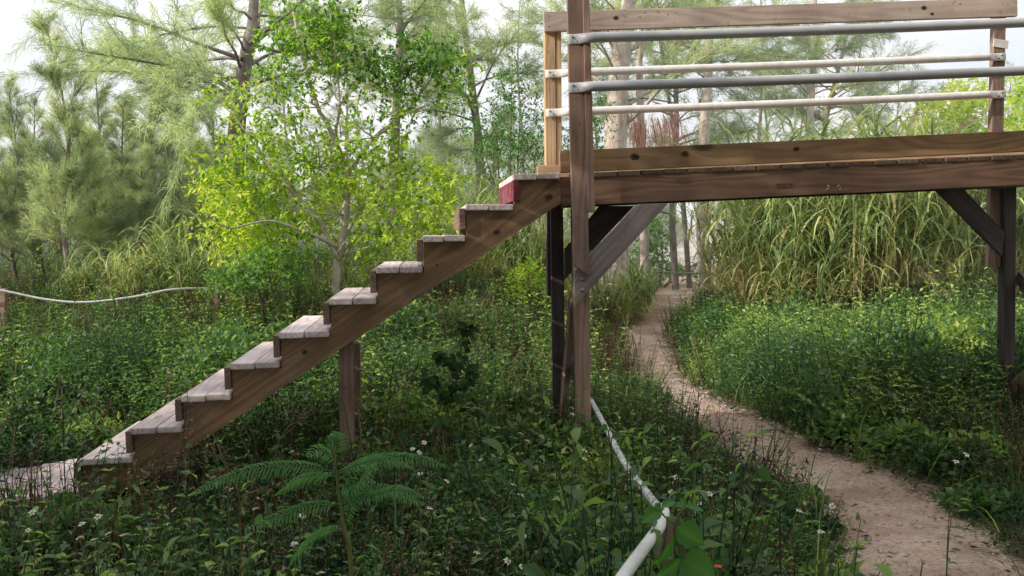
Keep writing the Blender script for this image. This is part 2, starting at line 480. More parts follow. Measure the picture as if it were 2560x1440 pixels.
M['pebble'] = plain_mat('pebble', (0.34, 0.29, 0.26), (0.6, 0.55, 0.5), 3, 0.9, 0.15)
M['knotring'] = plain_mat('knot_ring', (0.15, 0.085, 0.05), (0.1, 0.055, 0.035), 60, .8)
M['knoteye'] = plain_mat('knot_eye', (0.06, 0.03, 0.022), (0.03, 0.018, 0.015), 60, .8)
M['bark'] = bark_mat('casuarina_bark', (0.10, 0.075, 0.068), (0.27, 0.22, 0.2), (0.38, 0.34, 0.33))
M['sunlitbark'] = bark_mat('sunlit_bark', (0.33, 0.24, 0.21), (0.62, 0.53, 0.49), (0.74, 0.68, 0.66))  # casuarina bark with direct sun put into its paleness
M['twig'] = bark_mat('twig_bark', (0.09, 0.065, 0.05), (0.2, 0.15, 0.12), (0.3, 0.26, 0.22), 2.0)
M['whitestem'] = bark_mat('light_stem_bark', (0.3, 0.25, 0.19), (0.55, 0.49, 0.4), (0.64, 0.6, 0.52), 2.0)
M['rope'] = plain_mat('grey_rope', (0.35, 0.34, 0.33), (0.5, 0.49, 0.48), 60, 0.9)
M['stone'] = plain_mat('pale_marl', (0.5, 0.46, 0.4), (0.66, 0.62, 0.56), 1.5, 0.95, 0.1)

# ------------------------------------------------------------------ world, sun
SUN_DIR = nrm(np.array([-0.86, -0.30, 0.44]))
w = bpy.data.worlds.new('World'); scene.world = w; w.use_nodes = True
nt = w.node_tree; nt.nodes.clear()
sky = N(nt, 'ShaderNodeTexSky', sky_type='NISHITA'); sky.sun_disc = False
sky.sun_elevation = math.asin(SUN_DIR[2]); sky.sun_rotation = math.atan2(SUN_DIR[0], SUN_DIR[1])
sky.air_density = 1.0; sky.dust_density = 2.2; sky.ozone_density = 1.0
bg = N(nt, 'ShaderNodeBackground'); bg.inputs['Strength'].default_value = 0.15
wo = N(nt, 'ShaderNodeOutputWorld')
tcw = N(nt, 'ShaderNodeTexCoord'); mpw = N(nt, 'ShaderNodeMapping'); mpw.inputs['Scale'].default_value = (1.6, 1.6, 4.0)
nt.links.new(tcw.outputs['Generated'], mpw.inputs['Vector'])
cn = N(nt, 'ShaderNodeTexNoise', i_Scale=1.7, i_Detail=7.0, i_Roughness=0.6)
nt.links.new(mpw.outputs[0], cn.inputs['Vector'])
cm = ramp(nt, cn.outputs['Fac'], [(0.34, (0.42, 0.42, 0.42)), (0.5, (1, 1, 1))])
skc = mix_rgb(nt, cm, mix_rgb(nt, 1.0, sky.outputs[0], (1.5, 1.6, 1.75), 'MULTIPLY'), (8.9, 9.0, 9.2))
nt.links.new(skc, bg.inputs['Color']); nt.links.new(bg.outputs[0], wo.inputs['Surface'])
sl = bpy.data.lights.new('sun', 'SUN'); so = bpy.data.objects.new('sun', sl); col.objects.link(so)
sl.energy = 5.0; sl.angle = math.radians(0.6); sl.color = (1.0, 0.92, 0.77)
so.rotation_euler = Vector(-SUN_DIR).to_track_quat('-Z', 'Y').to_euler()
so.location = (-20, -7, 12)
scene.view_settings.view_transform = 'Standard'
scene.view_settings.look = 'None'
scene.view_settings.exposure = 0

# ------------------------------------------------------------------ ground and path
PATH_PX = [(2440, 1640, 215), (2330, 1440, 185), (2185, 1250, 130), (1935, 1130, 105), (1752, 1020, 66), (1672, 955, 46),
           (1612, 870, 48), (1638, 800, 52), (1690, 745, 80), (1735, 715, 75), (1690, 696, 60)]
ctr, hw = [], []
for px, py, h in PATH_PX:
    p = ground_hit(px, min(py, 1640)); ctr.append(p[:2]); hw.append(h / F * p[1] * 0.92)
ctr, hw = np.array(ctr), np.array(hw)
pc = smooth_path(np.column_stack([ctr, hw]), 14)
PC, PH = pc[:, :2], np.maximum(pc[:, 2], 0.12)


def path_d(x, y):
    """distance outside the path edge (negative on the path)"""
    x = np.asarray(x, float).ravel(); y = np.asarray(y, float).ravel()
    out = np.full(len(x), 99.0)
    for s in range(0, len(x), 20000):
        dx = x[s:s + 20000, None] - PC[None, :, 0]; dy = y[s:s + 20000, None] - PC[None, :, 1]
        out[s:s + 20000] = np.min(np.hypot(dx, dy) - PH[None, :], 1)
    return out


def axis(lo, hi, step, far):
    fine = np.arange(lo, hi + step / 2, step)
    e, s, a, b = [], step, hi, lo
    while a < far:
        s *= 1.35; a += s; b -= s; e.append((b, a))
    return np.concatenate([[q[0] for q in e[::-1]], fine, [q[1] for q in e]])


gx = axis(-9, 9, 0.12, 900); gy = axis(0, 22, 0.12, 900)
X, Y = np.meshgrid(gx, gy)
Zg = ground_z(X, Y)
idx = np.arange(X.size).reshape(X.shape)
a, b, c_, d_ = idx[:-1, :-1].ravel(), idx[:-1, 1:].ravel(), idx[1:, 1:].ravel(), idx[1:, :-1].ravel()
pd_ = path_d(X, Y)
bare = np.clip(0.62 - pd_ * 1.6, 0, 1)
bare = np.maximum(bare, (sst(19, 26, Y) * sst(1, 4, X)).ravel())
bare = np.maximum(bare, (0.3 * np.exp(-(((X - 2.75) / 0.7) ** 2 + ((Y - 5.6) / 0.35) ** 2))).ravel())
me = tri_mesh('ground', np.stack([X.ravel(), Y.ravel(), Zg.ravel()], 1),
              np.concatenate([np.stack([a, b, c_], 1), np.stack([a, c_, d_], 1)]), bare, M['soil'], True)
tag(link('ground', me), kind='structure')

tn = nrm(np.gradient(PC, axis=0)); nn = np.stack([tn[:, 1], -tn[:, 0]], 1)
cross = np.linspace(-1, 1, 11)
wob = 1 + 0.10 * np.sin(np.arange(len(PC)) * 0.9) + 0.06 * np.sin(np.arange(len(PC)) * 2.3)
pts = PC[:, None, :] + nn[:, None, :] * (cross[None, :, None] * (PH * wob)[:, None, None] * 0.95)
pz = ground_z(pts[..., 0], pts[..., 1]) + 0.012 - 0.02 * (np.abs(cross)[None, :] > 0.98)
pv = np.concatenate([pts, pz[..., None]], 2).reshape(-1, 3)
idx = np.arange(len(pv)).reshape(len(PC), 11)
a, b, c_, d_ = idx[:-1, :-1].ravel(), idx[:-1, 1:].ravel(), idx[1:, 1:].ravel(), idx[1:, :-1].ravel()
me = tri_mesh('path', pv, np.concatenate([np.stack([a, b, c_], 1), np.stack([a, c_, d_], 1)]),
              np.tile(1.15 - 0.5 * np.abs(cross) ** 3, len(PC)), M['soil'], True)
tag(link('path', me), kind='structure')

# pebbles and litter on the path
mb = MB()
n = 2400
k = rng.integers(0, len(PC) - 1, n)
off = np.clip(rng.normal(0, 0.85, n), -1.35, 1.35)
off = np.where(rng.random(n) < 0.5, np.sign(off) * rng.uniform(.7, 1.2, n), off)
xy = PC[k] + nn[k] * (off * PH[k])[:, None] + rng.normal(0, 0.06, (n, 2))
sz = 0.005 + 0.016 * rng.random(n) ** 4 + 0.014 * rng.random(n) ** 8
octv = np.array([[1, 0, 0], [-1, 0, 0], [0, 1, 0], [0, -1, 0], [0, 0, .6], [0, 0, -.6]])
octt = np.array([[0, 2, 4], [2, 1, 4], [1, 3, 4], [3, 0, 4], [2, 0, 5], [1, 2, 5], [3, 1, 5], [0, 3, 5]])
jit = rng.uniform(.6, 1.3, (n, 6, 1))
v = octv[None] * jit * sz[:, None, None]
th = rng.uniform(0, 2 * PI, n)
R = np.stack([np.stack([np.cos(th), -np.sin(th), 0 * th], 1), np.stack([np.sin(th), np.cos(th), 0 * th], 1), np.tile([0, 0, 1.], (n, 1))], 1)
v = np.einsum('nij,nkj->nki', R, v)
pz = ground_z(xy[:, 0], xy[:, 1]) + 0.014
v = v + np.concatenate([xy, pz[:, None]], 1)[:, None, :]
mb.add(v.reshape(-1, 3), (octt[None] + (np.arange(n) * 6)[:, None, None]).reshape(-1, 3))
tag(mb.build('pebbles', M['pebble']), 'scattered pale limestone pebbles along the trodden dirt path', 'pebbles', kind='stuff')

mb = MB()
n = 26000
x = rng.uniform(-8, 8, n); y = 1.6 + 16 * rng.random(n) ** 1.2
keep = (np.abs(x) < 0.66 * y + 0.6)
pdv = path_d(x, y)
keep &= (pdv > 0.0) | (rng.random(n) < np.where(pdv > -.12, .35, .035))
x, y = x[keep], y[keep]; n = len(x)
B = np.stack([x, y, ground_z(x, y) + 0.012 + 0.03 * rng.random(n)], 1)
D = np.stack([rng.normal(size=n), rng.normal(size=n), rng.normal(0, .25, n)], 1)
leaves(mb, B, D, np.tile([0, 0, 1.], (n, 1)) + rng.normal(0, .3, (n, 3)), rng.uniform(.02, .06, n), rng.uniform(.006, .02, n), rng.random(n))
# thin needles drifted on the path
n = 1500
k = rng.integers(0, len(PC) - 1, n)
xy = PC[k] + nn[k] * (rng.uniform(-1.1, 1.1, n) * PH[k])[:, None]
B = np.stack([xy[:, 0], xy[:, 1], ground_z(xy[:, 0], xy[:, 1]) + 0.017], 1)
D = np.stack([rng.normal(size=n), rng.normal(size=n), rng.normal(0, .03, n)], 1)
leaves(mb, B, D, np.tile([0, 0, 1.], (n, 1)), rng.uniform(.03, .10, n), .0028, .15 + rng.random(n) * .6, LEAF_FLAT)
tag(mb.build('leaf_litter', M['dry']), 'dry brown leaves and fallen needles strewn over the soil', 'leaf litter', kind='stuff')


# ------------------------------------------------------------------ timber
def plank_poly(name, pts, xdir, thick, mat, parent, ydir=D3, bevel=0.004, knots=()):
    """prism: planar outline pts (world, seen from the front), extruded by thick along ydir; local X = grain"""
    pts = np.asarray(pts, float)
    yd = nrm(np.asarray(ydir, float)); xd = np.asarray(xdir, float); xd = nrm(xd - (xd @ yd) * yd); zd = np.cross(xd, yd)
    o = pts.mean(0)
    loc = np.stack([(pts - o) @ xd, (pts - o) @ yd, (pts - o) @ zd], 1)
    bm = bmesh.new()
    f0 = [bm.verts.new((p[0], p[1], p[2])) for p in loc]
    f1 = [bm.verts.new((p[0], p[1] + thick, p[2])) for p in loc]
    bm.faces.new(f0); bm.faces.new(f1[::-1])
    m = len(loc)
    for i in range(m):
        bm.faces.new((f0[i], f1[i], f1[(i + 1) % m], f0[(i + 1) % m]))
    bmesh.ops.recalc_face_normals(bm, faces=bm.faces)
    if bevel:
        bmesh.ops.bevel(bm, geom=list(bm.edges), offset=bevel, segments=2, affect='EDGES', profile=0.6)
    for kp, kr in knots:                                              # branch knots in the face, a dark eye in a brown ring
        q = np.asarray(kp) - o; kx, kz = q @ xd, q @ zd; r_ = np.random.default_rng(int(abs(kx) * 1e4))
        for mi, f_, dy in ((1, 1.0, .0006), (2, .62, .0012)):
            vs = []
            for a_ in range(14):
                t_ = a_ / 14 * 2 * PI; w_ = f_ * kr * r_.uniform(.8, 1.15)
                vs.append(bm.verts.new((kx + math.cos(t_) * w_ * 1.35, float((pts[0] - o) @ yd) - dy, kz + math.sin(t_) * w_)))
            fc = bm.faces.new(vs); fc.material_index = mi; fc.normal_update()
            if fc.normal.y > 0: fc.normal_flip()
    me = bpy.data.meshes.new(name); bm.to_mesh(me); bm.free()
    me.materials.append(mat)
    if knots: me.materials.append(M['knotring']); me.materials.append(M['knoteye'])
    ob = link(name, me)
    Mx = Matrix(((xd[0], yd[0], zd[0], o[0]), (xd[1], yd[1], zd[1], o[1]), (xd[2], yd[2], zd[2], o[2]), (0, 0, 0, 1)))
    put_world(ob, Mx, parent)
    return ob


def bar(name, p0, p1, width, thick, mat, parent, ydir=D3, bevel=0.004, knots=()):
    """straight plank whose front face has centre line p0-p1, width across it, thick along ydir"""
    p0, p1 = np.asarray(p0, float), np.asarray(p1, float)
    yd = np.asarray(ydir, float); xd = nrm(p1 - p0)
    yd = nrm(yd - (yd @ xd) * xd); zd = np.cross(xd, yd)
    h = zd * width / 2
    return plank_poly(name, [p0 - h, p1 - h, p1 + h, p0 + h], xd, thick, mat, parent, yd, bevel, knots)


def pipe_mesh(name, pts, r, mat, parent, sides=14, off=None):
    mb = MB(); tube(mb, np.asarray(pts) - (0 if off is None else off), r, sides)
    return mb.build(name, mat, parent, True)


def rooted(o, parent):
    """mesh given in world coordinates, moved under a parent that carries only a location"""
    put_world(o, Matrix.Identity(4), parent)
    return o


# ---- platform
plat = empty('raised_platform', S(1450, 1160, 5.2), 'raised timber platform on posts with pipe railings above the path', 'platform')
V = 5.20
bar('beam', S(1402, 479, V), S(2760, 419, V), 0.172, 0.04, M['beam'], plat)
bar('beam', S(1402, 487, V + .94), S(2760, 427, V + .94), 0.184, 0.04, M['shadedpost'], plat)
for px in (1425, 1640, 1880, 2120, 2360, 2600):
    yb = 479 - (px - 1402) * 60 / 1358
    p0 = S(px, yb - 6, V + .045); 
    bar('joist', p0, p0 + D3 * 0.89, 0.16, 0.04, M['shadedpost'], plat, U3)
# deck boards, run front to back
for i in range(-1, 22):
    px = 1486 + 58.4 * i + 28 + random.uniform(-1, 1)
    yt = 430.5 - (px - 1486) * (430.5 - 387) / 1040
    p0 = S(px, yt, V - 0.012 + random.uniform(-.006, .006))
    xd = D3
    bar('deck_board', p0, p0 + D3 * random.uniform(1.02, 1.05), 0.1345, 0.030, M['deckboard'], plat, np.array([0.02, 0, -1.0]), 0.007)
bar('toe_board', S(1400, 404.5, V - .005), S(2640, 349, V - .005), 0.129, 0.038, M['toe'], plat, knots=[(S(x_, y_, V - .005), r_) for x_, y_, r_ in ((1588, 392, .022), (1712, 385, .019), (1991, 373, .016))])
bar('toe_board', S(1344, 437, V + .95), S(2600, 384, V + .95), 0.126, 0.038, M['tan'], plat)
# handrails
hr = bar('handrail', S(1360, 54, V + 1.0), S(2544, 17, V + 1.0), 0.135, 0.038, M['rail'], plat, knots=[(S(x_, y_, V + 1.0), r_) for x_, y_, r_ in ((1540, 45, .016), (1600, 43, .004), (1612, 32, .004), (1670, 37, .004), (1373, 67, .004), (2310, 20, .016), (2330, 35, .012), (2400, 10, .005), (1373, 40, .004), (2500, 30, .004), (2520, 12, .004))])
bar('handrail', S(1400, -62, V - .155), S(2740, -112, V - .155), 0.135, 0.038, M['rail'], plat)
# front left rail post: flat board plus edge board, over the main post
plank_poly('rail_post', [S(1417, -70, 5.06), S(1455, -70, 5.06), S(1466, 400, 5.06), S(1474, 692, 5.06), S(1436, 664, 5.06), S(1427, 400, 5.06)],
           S(1446, 400, 5.06) - S(1438, 20, 5.06), 0.036, M['post'], plat)
plank_poly('rail_post', [S(1455.6, -70, 5.045), S(1472, -70, 5.045), S(1485, 420, 5.045), S(1488, 530, 5.045), S(1470, 530, 5.045), S(1466.8, 420, 5.045)],
           S(1475, 400, 5.06) - S(1464, 20, 5.06), 0.10, M['post'], plat)
bar('post', S(1452, 520, 5.15), S(1462, 1185, 5.15), 0.089, 0.05, M['post'], plat)
bar('post', S(1448, 445, 5.245), S(1459, 1175, 5.245), 0.089, 0.07, M['shadedpost'], plat)
# back left
bar('rail_post', S(1375, 70, V + 1.04), S(1379, 505, V + 1.04), 0.074, 0.09, M['tan'], plat)
bar('rail_post', S(1396.5, 70, V + 1.045), S(1399, 505, V + 1.045), 0.038, 0.085, M['tan'], plat)
bar('post', S(1387, 508, V + 1.042), S(1390, 740, V + 1.042), 0.118, 0.085, M['shadedpost'], plat)  # lower run of the same boards, painted dark for the shade
bar('post', S(1392, 500, V + .99), S(1400, 1100, V + .99), 0.089, 0.045, M['shadedpost'], plat)
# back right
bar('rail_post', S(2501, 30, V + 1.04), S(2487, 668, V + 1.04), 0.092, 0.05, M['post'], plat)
bar('post', S(2528, 455, V + .99), S(2523, 1050, V + .99), 0.085, 0.085, M['shadedpost'], plat)
# braces
br = plank_poly('brace', [S(1437, 676, 5.10), S(1439, 764, 5.10), S(1671, 508, 5.10), S(1597, 510, 5.10)],
                S(1671, 508, 5.1) - S(1439, 764, 5.1), 0.038, M['brace'], plat)
for px, py in ((1455, 698), (1456, 725)):
    mb = MB(); p = S(px, py, 5.10)
    tube(mb, [p - D3 * .011, p - D3 * .006, p + D3 * .004], [0.006, .012, .013], 6)
    b_ = mb.build('bolt', M['bolt'], None); put_world(b_, Matrix.Identity(4), br)
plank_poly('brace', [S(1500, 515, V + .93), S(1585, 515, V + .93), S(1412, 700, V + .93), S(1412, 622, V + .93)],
           S(1585, 515, 6.1) - S(1412, 700, 6.1), 0.04, M['shadedpost'], plat)
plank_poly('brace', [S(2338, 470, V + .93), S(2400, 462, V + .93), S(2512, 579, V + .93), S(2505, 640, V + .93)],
           S(2505, 640, 6.1) - S(2338, 470, 6.1), 0.04, M['shadedpost'], plat)
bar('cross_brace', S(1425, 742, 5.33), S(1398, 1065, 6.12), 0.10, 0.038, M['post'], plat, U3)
bar('cross_brace', S(1452, 965, 5.33), S(1418, 905, 6.14), 0.13, 0.038, M['shadedpost'], plat, U3)
bar('cross_brace', S(2540, 690, 6.24), S(2740, 930, 5.4), 0.089, 0.038, M['shadedpost'], plat, U3)
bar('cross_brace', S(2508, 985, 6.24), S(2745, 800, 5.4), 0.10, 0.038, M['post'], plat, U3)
# front right post, beyond the frame
bar('post', S(2765, 430, 5.25), S(2765, 1200, 5.25), 0.089, 0.089, M['post'], plat)
bar('rail_post', S(2740, -120, 5.09), S(2745, 560, 5.09), 0.089, 0.04, M['post'], plat)


def rail_pipe(pL, pR, r, mat, tab_l, tab_r, sag=0.006):
    """plastic pipe with flattened screwed-on ends"""
    pL, pR = np.asarray(pL), np.asarray(pR)
    n = 24
    t = np.linspace(0, 1, n)[:, None]
    pts = pL * (1 - t) + pR * t - Z3 * (np.sin(t * PI) * sag) + Z3 * (np.sin(t * 9) * 0.0015)
    xd = nrm(pR - pL); zd = nrm(np.cross(xd, D3)); yd = np.cross(zd, xd)
    mb = MB(); sides = 16
    th = np.arange(sides) * 2 * PI / sides
    L = np.linalg.norm(pR - pL); s = t[:, 0] * L
    # refine profile near ends: flat there, round inside
    ss = np.unique(np.concatenate([np.linspace(0, tab_l + .12, 9), np.linspace(tab_l + .12, L - tab_r - .12, 20), np.linspace(L - tab_r - .12, L, 9)]))
    V_ = []
    for q in ss:
        u = q / L; cpt = pL * (1 - u) + pR * u - Z3 * (math.sin(u * PI) * sag)
        flat = 1.0
        if tab_l > 0: flat = min(flat, float(sst(tab_l - .02, tab_l + .06, q)))
        if tab_r > 0: flat = min(flat, float(sst(tab_r - .02, tab_r + .06, L - q)))
        ry = r * flat + 0.004 * (1 - flat); rz = r
        cc = cpt + yd * (r * 0.95) * (1 - flat)
        V_.append(cc + (np.cos(th)[:, None] * yd * ry + np.sin(th)[:, None] * zd * rz))
    V_ = np.array(V_); m = len(ss)
    i = np.arange(m - 1)[:, None] * sides; j = np.arange(sides)[None, :]; k = (j + 1) % sides
    q0, q1, q2, q3 = (i + j).ravel(), (i + k).ravel(), (i + sides + k).ravel(), (i + sides + j).ravel()
    tt = np.concatenate([np.stack([q0, q1, q2], 1), np.stack([q0, q2, q3], 1)])
    e = np.arange(1, sides - 1)
    tt = np.concatenate([tt, np.stack([0 * e, e + 1, e], 1), np.stack([0 * e, e, e + 1], 1) + (m - 1) * sides])
    mb.add(V_.reshape(-1, 3), tt)
    o = mb.build('rail_pipe', mat, None, True)
    put_world(o, Matrix.Identity(4), plat)
    ends = []
    if tab_l > 0: ends += [(pL, 1)]
    if tab_r > 0: ends += [(pR, -1)]
    for e_, sg in ends:
        for dx, dz in ((0.03, .01), (0.055, -.012)):
            p = e_ + xd * sg * dx + zd * dz + yd * (r * .95)
            mb = MB(); tube(mb, [p - yd * .008, p - yd * .002, p + yd * .01], [.005, .006, .006], 8)
            s_ = mb.build('screw', M['nail'], None); put_world(s_, Matrix.Identity(4), o)
    return o


rail_pipe(S(1421, 96, 5.03), S(2780, 47, 5.03), 0.029, M['pipe'], .065, 0)
rail_pipe(S(1423, 218, 5.03), S(2780, 167, 5.03), 0.029, M['pipe'], .065, 0)
rail_pipe(S(1365, 183, V + 1.0), S(2520, 140, V + 1.0), 0.0275, M['whitepipe'], .10, .10)
rail_pipe(S(1366, 281, V + 1.0), S(2520, 234, V + 1.0), 0.0275, M['whitepipe'], .10, .10)
pt = bar('pipe_scrap', S(2484, 106, V + 1.033), S(2521, 112, V + 1.033), 0.06, 0.006, M['whitepipe'], plat, D3, 0.002)
# chalk figures and a faded stamp on the beam
VB = V - 0.0025


def strokes(name, lines, r, mat, parent):
    mb = MB()
    for ln in lines:
        ln = np.array([S(px, py, VB) for px, py in ln])
        tube(mb, ln, r, 6)
    o = mb.build(name, mat, None); put_world(o, Matrix.Identity(4), parent)
    return o


strokes('chalk_mark', [[(2067, 465), (2070, 463.5), (2073, 465), (2072, 469), (2068, 473), (2064, 476)]], 0.0022, M['chalk'], plat)
strokes('chalk_mark', [[(2098, 462), (2095, 465), (2092, 468)],
                       [(2099, 470.5), (2103, 470)], [(2098, 474), (2101.5, 473.5)]], 0.0022, M['chalk'], plat)
lines = []
for row, (x0, x1, yy) in enumerate(((1940, 1982, 460.5), (1944, 1981, 468.5))):
    x = x0
    while x < x1:
        k = random.choice('LUDSTN')
        y0, y1 = yy - 2 + (x - x0) * -.03, yy + 2.4 + (x - x0) * -.03
        lines.append([(x, y0), (x, y1)])
        if k in 'LUD': lines.append([(x, y1), (x + 3, y1)])
        if k in 'UN': lines.append([(x + 3, y0), (x + 3, y1)])
        if k in 'DST': lines.append([(x, y0), (x + 3, y0)])
        x += 5.6
strokes('stamp_mark', lines, 0.0013, M['ink'], plat)

# ---- staircase
stair = empty('staircase', S(560, 1190, 5.3), 'wooden open staircase of ten steps climbing to the platform', 'staircase')
NOSE = [(1284, 433), (1164, 511), (1057, 590), (940, 668.5), (822, 748), (697, 830), (574, 910), (451, 990), (327, 1070), (197, 1149)]
VT = 5.145
nz = [S(px, py, VT) for px, py in NOSE]
UU = [p @ U3 for p in nz]; ZZ = [p[2] for p in nz]
pe = S(1402, 433, VT)
UU_r = [pe @ U3 + 0.005] + UU[:-1]


def P(u, v, z):
    return U3 * u + D3 * v + Z3 * z


VN, VFAR = 5.185, 6.12
for k in range(10):
    u0, u1, z = UU[k], UU_r[k] - 0.006, ZZ[k]
    half = (u1 - u0 - 0.006) / 2
    td = bpy.data.objects.new('tread', None); col.objects.link(td); td.parent = stair
    for j in range(2):
        uc = u0 + half * (j + .5) + 0.006 * j
        jit = random.uniform(-.01, .01)
        zz = z + random.uniform(-.003, .003)
        p0 = P(uc, VT + jit, zz)
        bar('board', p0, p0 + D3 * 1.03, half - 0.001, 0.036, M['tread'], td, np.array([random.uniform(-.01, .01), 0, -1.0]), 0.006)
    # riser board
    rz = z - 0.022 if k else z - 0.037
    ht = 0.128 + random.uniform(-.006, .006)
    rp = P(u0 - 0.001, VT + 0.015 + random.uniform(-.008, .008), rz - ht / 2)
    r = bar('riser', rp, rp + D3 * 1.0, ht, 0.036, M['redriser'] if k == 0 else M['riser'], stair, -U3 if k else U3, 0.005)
    if k == 0: r['label'] = 'riser with peeling red paint'


def stringer(v, name='stringer'):
    top = []
    for k in range(9, -1, -1):
        zb = ZZ[k] - 0.0375
        if k == 9: top.append((UU[9] + 0.003, ZZ[9] - 0.235))
        top.append((UU[k] + 0.003, zb)); top.append((UU_r[k] + (0.003 if k else 0.0), zb))
    b0 = S(1412, 505, VN); b1 = S(345, 1208, VN)
    out = top + [(UU_r[0], b0[2]), (b0 @ U3 - 0.02, b0[2] - 0.004), (b1 @ U3, b1[2]), (b1 @ U3 - 0.02, b1[2] - .02)]
    pts = [P(u, v, z) for u, z in out]
    xd = b0 - b1
    kn = [(S(x_, y_, v), r_) for x_, y_, r_ in ((1372, 493, .024), (1242, 581, .02), (762, 881, .016), (1092, 663, .008))] if v == VN else ()
    return plank_poly(name, pts, xd, 0.04, M['stringer'], stair, D3, 0.0, kn)


stringer(VN); stringer(VFAR)
bar('support_post', S(864, 845, 5.24), S(868, 1190, 5.24), 0.083, 0.085, M['post'], stair)
bar('support_post', S(889, 860, 6.02), S(893, 1120, 6.02), 0.06, 0.085, M['post'], stair)

# ---- landing at the foot of the stairs
land = empty('wooden_landing', S(60, 1250, 5.4), 'low weathered board landing at the foot of the wooden staircase', 'landing')
c0 = S(203, 1228, 5.17)
for i in range(6):
    u = c0 @ U3 - 0.07 - i * 0.147
    z = c0[2] - i * 0.016
    p0 = P(u, 5.17 + random.uniform(-.02, .02) - i * .01, z)
    bar('board', p0, p0 + D3 * (1.02 - i * 0.02 + random.uniform(-.03, .03)), 0.14, 0.036, M['landing'], land, np.array([0.1, 0, -1.0]), 0.006)
for dv in (0.08, 0.85):
    p0 = P(c0 @ U3, 5.17 + dv, c0[2] - 0.10)
    bar('bearer', p0, p0 - U3 * 0.85 - Z3 * 0.09, 0.12, 0.04, M['stringer'], land)

# ------------------------------------------------------------------ small pipe fences
pf = empty('pipe_fence', at(1665, 1440, 2.45), 'white plastic pipe rail on a short stake running through the weeds', 'pipe fence')
seg = smooth_path([S(1478, 1000, 4.95), at(1510, 1060, 4.3), at(1560, 1155, 3.5), at(1612, 1225, 2.9), at(1650, 1275, 2.52)], 8)
mb = MB(); tube(mb, seg, 0.0125, 12); put_world(mb.build('long_pipe', M['mottled'], None, True), Matrix.Identity(4), pf)
seg = smooth_path([at(1652, 1268, 2.5), at(1662, 1282, 2.47), at(1652, 1312, 2.4), at(1610, 1370, 2.22), at(1556, 1445, 2.0), at(1500, 1530, 1.8)], 8)
mb = MB(); tube(mb, seg, np.concatenate([np.full(12, .0145), np.full(len(seg) - 12, .016)]), 12)
put_world(mb.build('bent_pipe', M['whitepipe'], None, True), Matrix.Identity(4), pf)
p0 = at(1664, 1292, 2.52); p1 = p0 - Z3 * 0.75 + np.array([.02, 0, 0])
bar('stake', p0, p1, 0.042, 0.04, M['post'], pf, np.array([0, 1.0, 0]))

lf = empty('sagging_pipe_fence', at(6, 790, 8.6), 'thin white pipe sagging from a stake above the weedy bank', 'pipe fence')
seg = smooth_path([at(-260, 690, 8.4), at(-90, 718, 8.5), at(6, 727, 8.6), at(110, 748, 8.7), at(210, 756, 8.8), at(330, 743, 9.0), at(430, 724, 9.2), at(520, 722, 9.5), at(560, 730, 9.6)], 8)
mb = MB(); tube(mb, seg, 0.012, 10); put_world(mb.build('sagging_pipe', M['whitepipe'], None, True), Matrix.Identity(4), lf)
bar('stake', at(6, 722, 8.62), at(3, 835, 8.62), 0.055, 0.05, M['post'], lf, np.array([0, 1.0, 0]))
bar('stake', at(540, 725, 9.6), at(540, 800, 9.6), 0.05, 0.05, M['post'], lf, np.array([0, 1.0, 0]))

rp = empty('barrier_rope', at(1740, 690, 15.3), 'thin grey rope strung between trunks across the far end of the path', 'rope')
seg = smooth_path([at(1600, 676, 14.2), at(1650, 679, 14.6), at(1700, 682, 15), at(1755, 684, 15.4)], 6)
mb = MB(); tube(mb, seg, 0.014, 6); put_world(mb.build('rope', M['rope'], None, True), Matrix.Identity(4), rp)


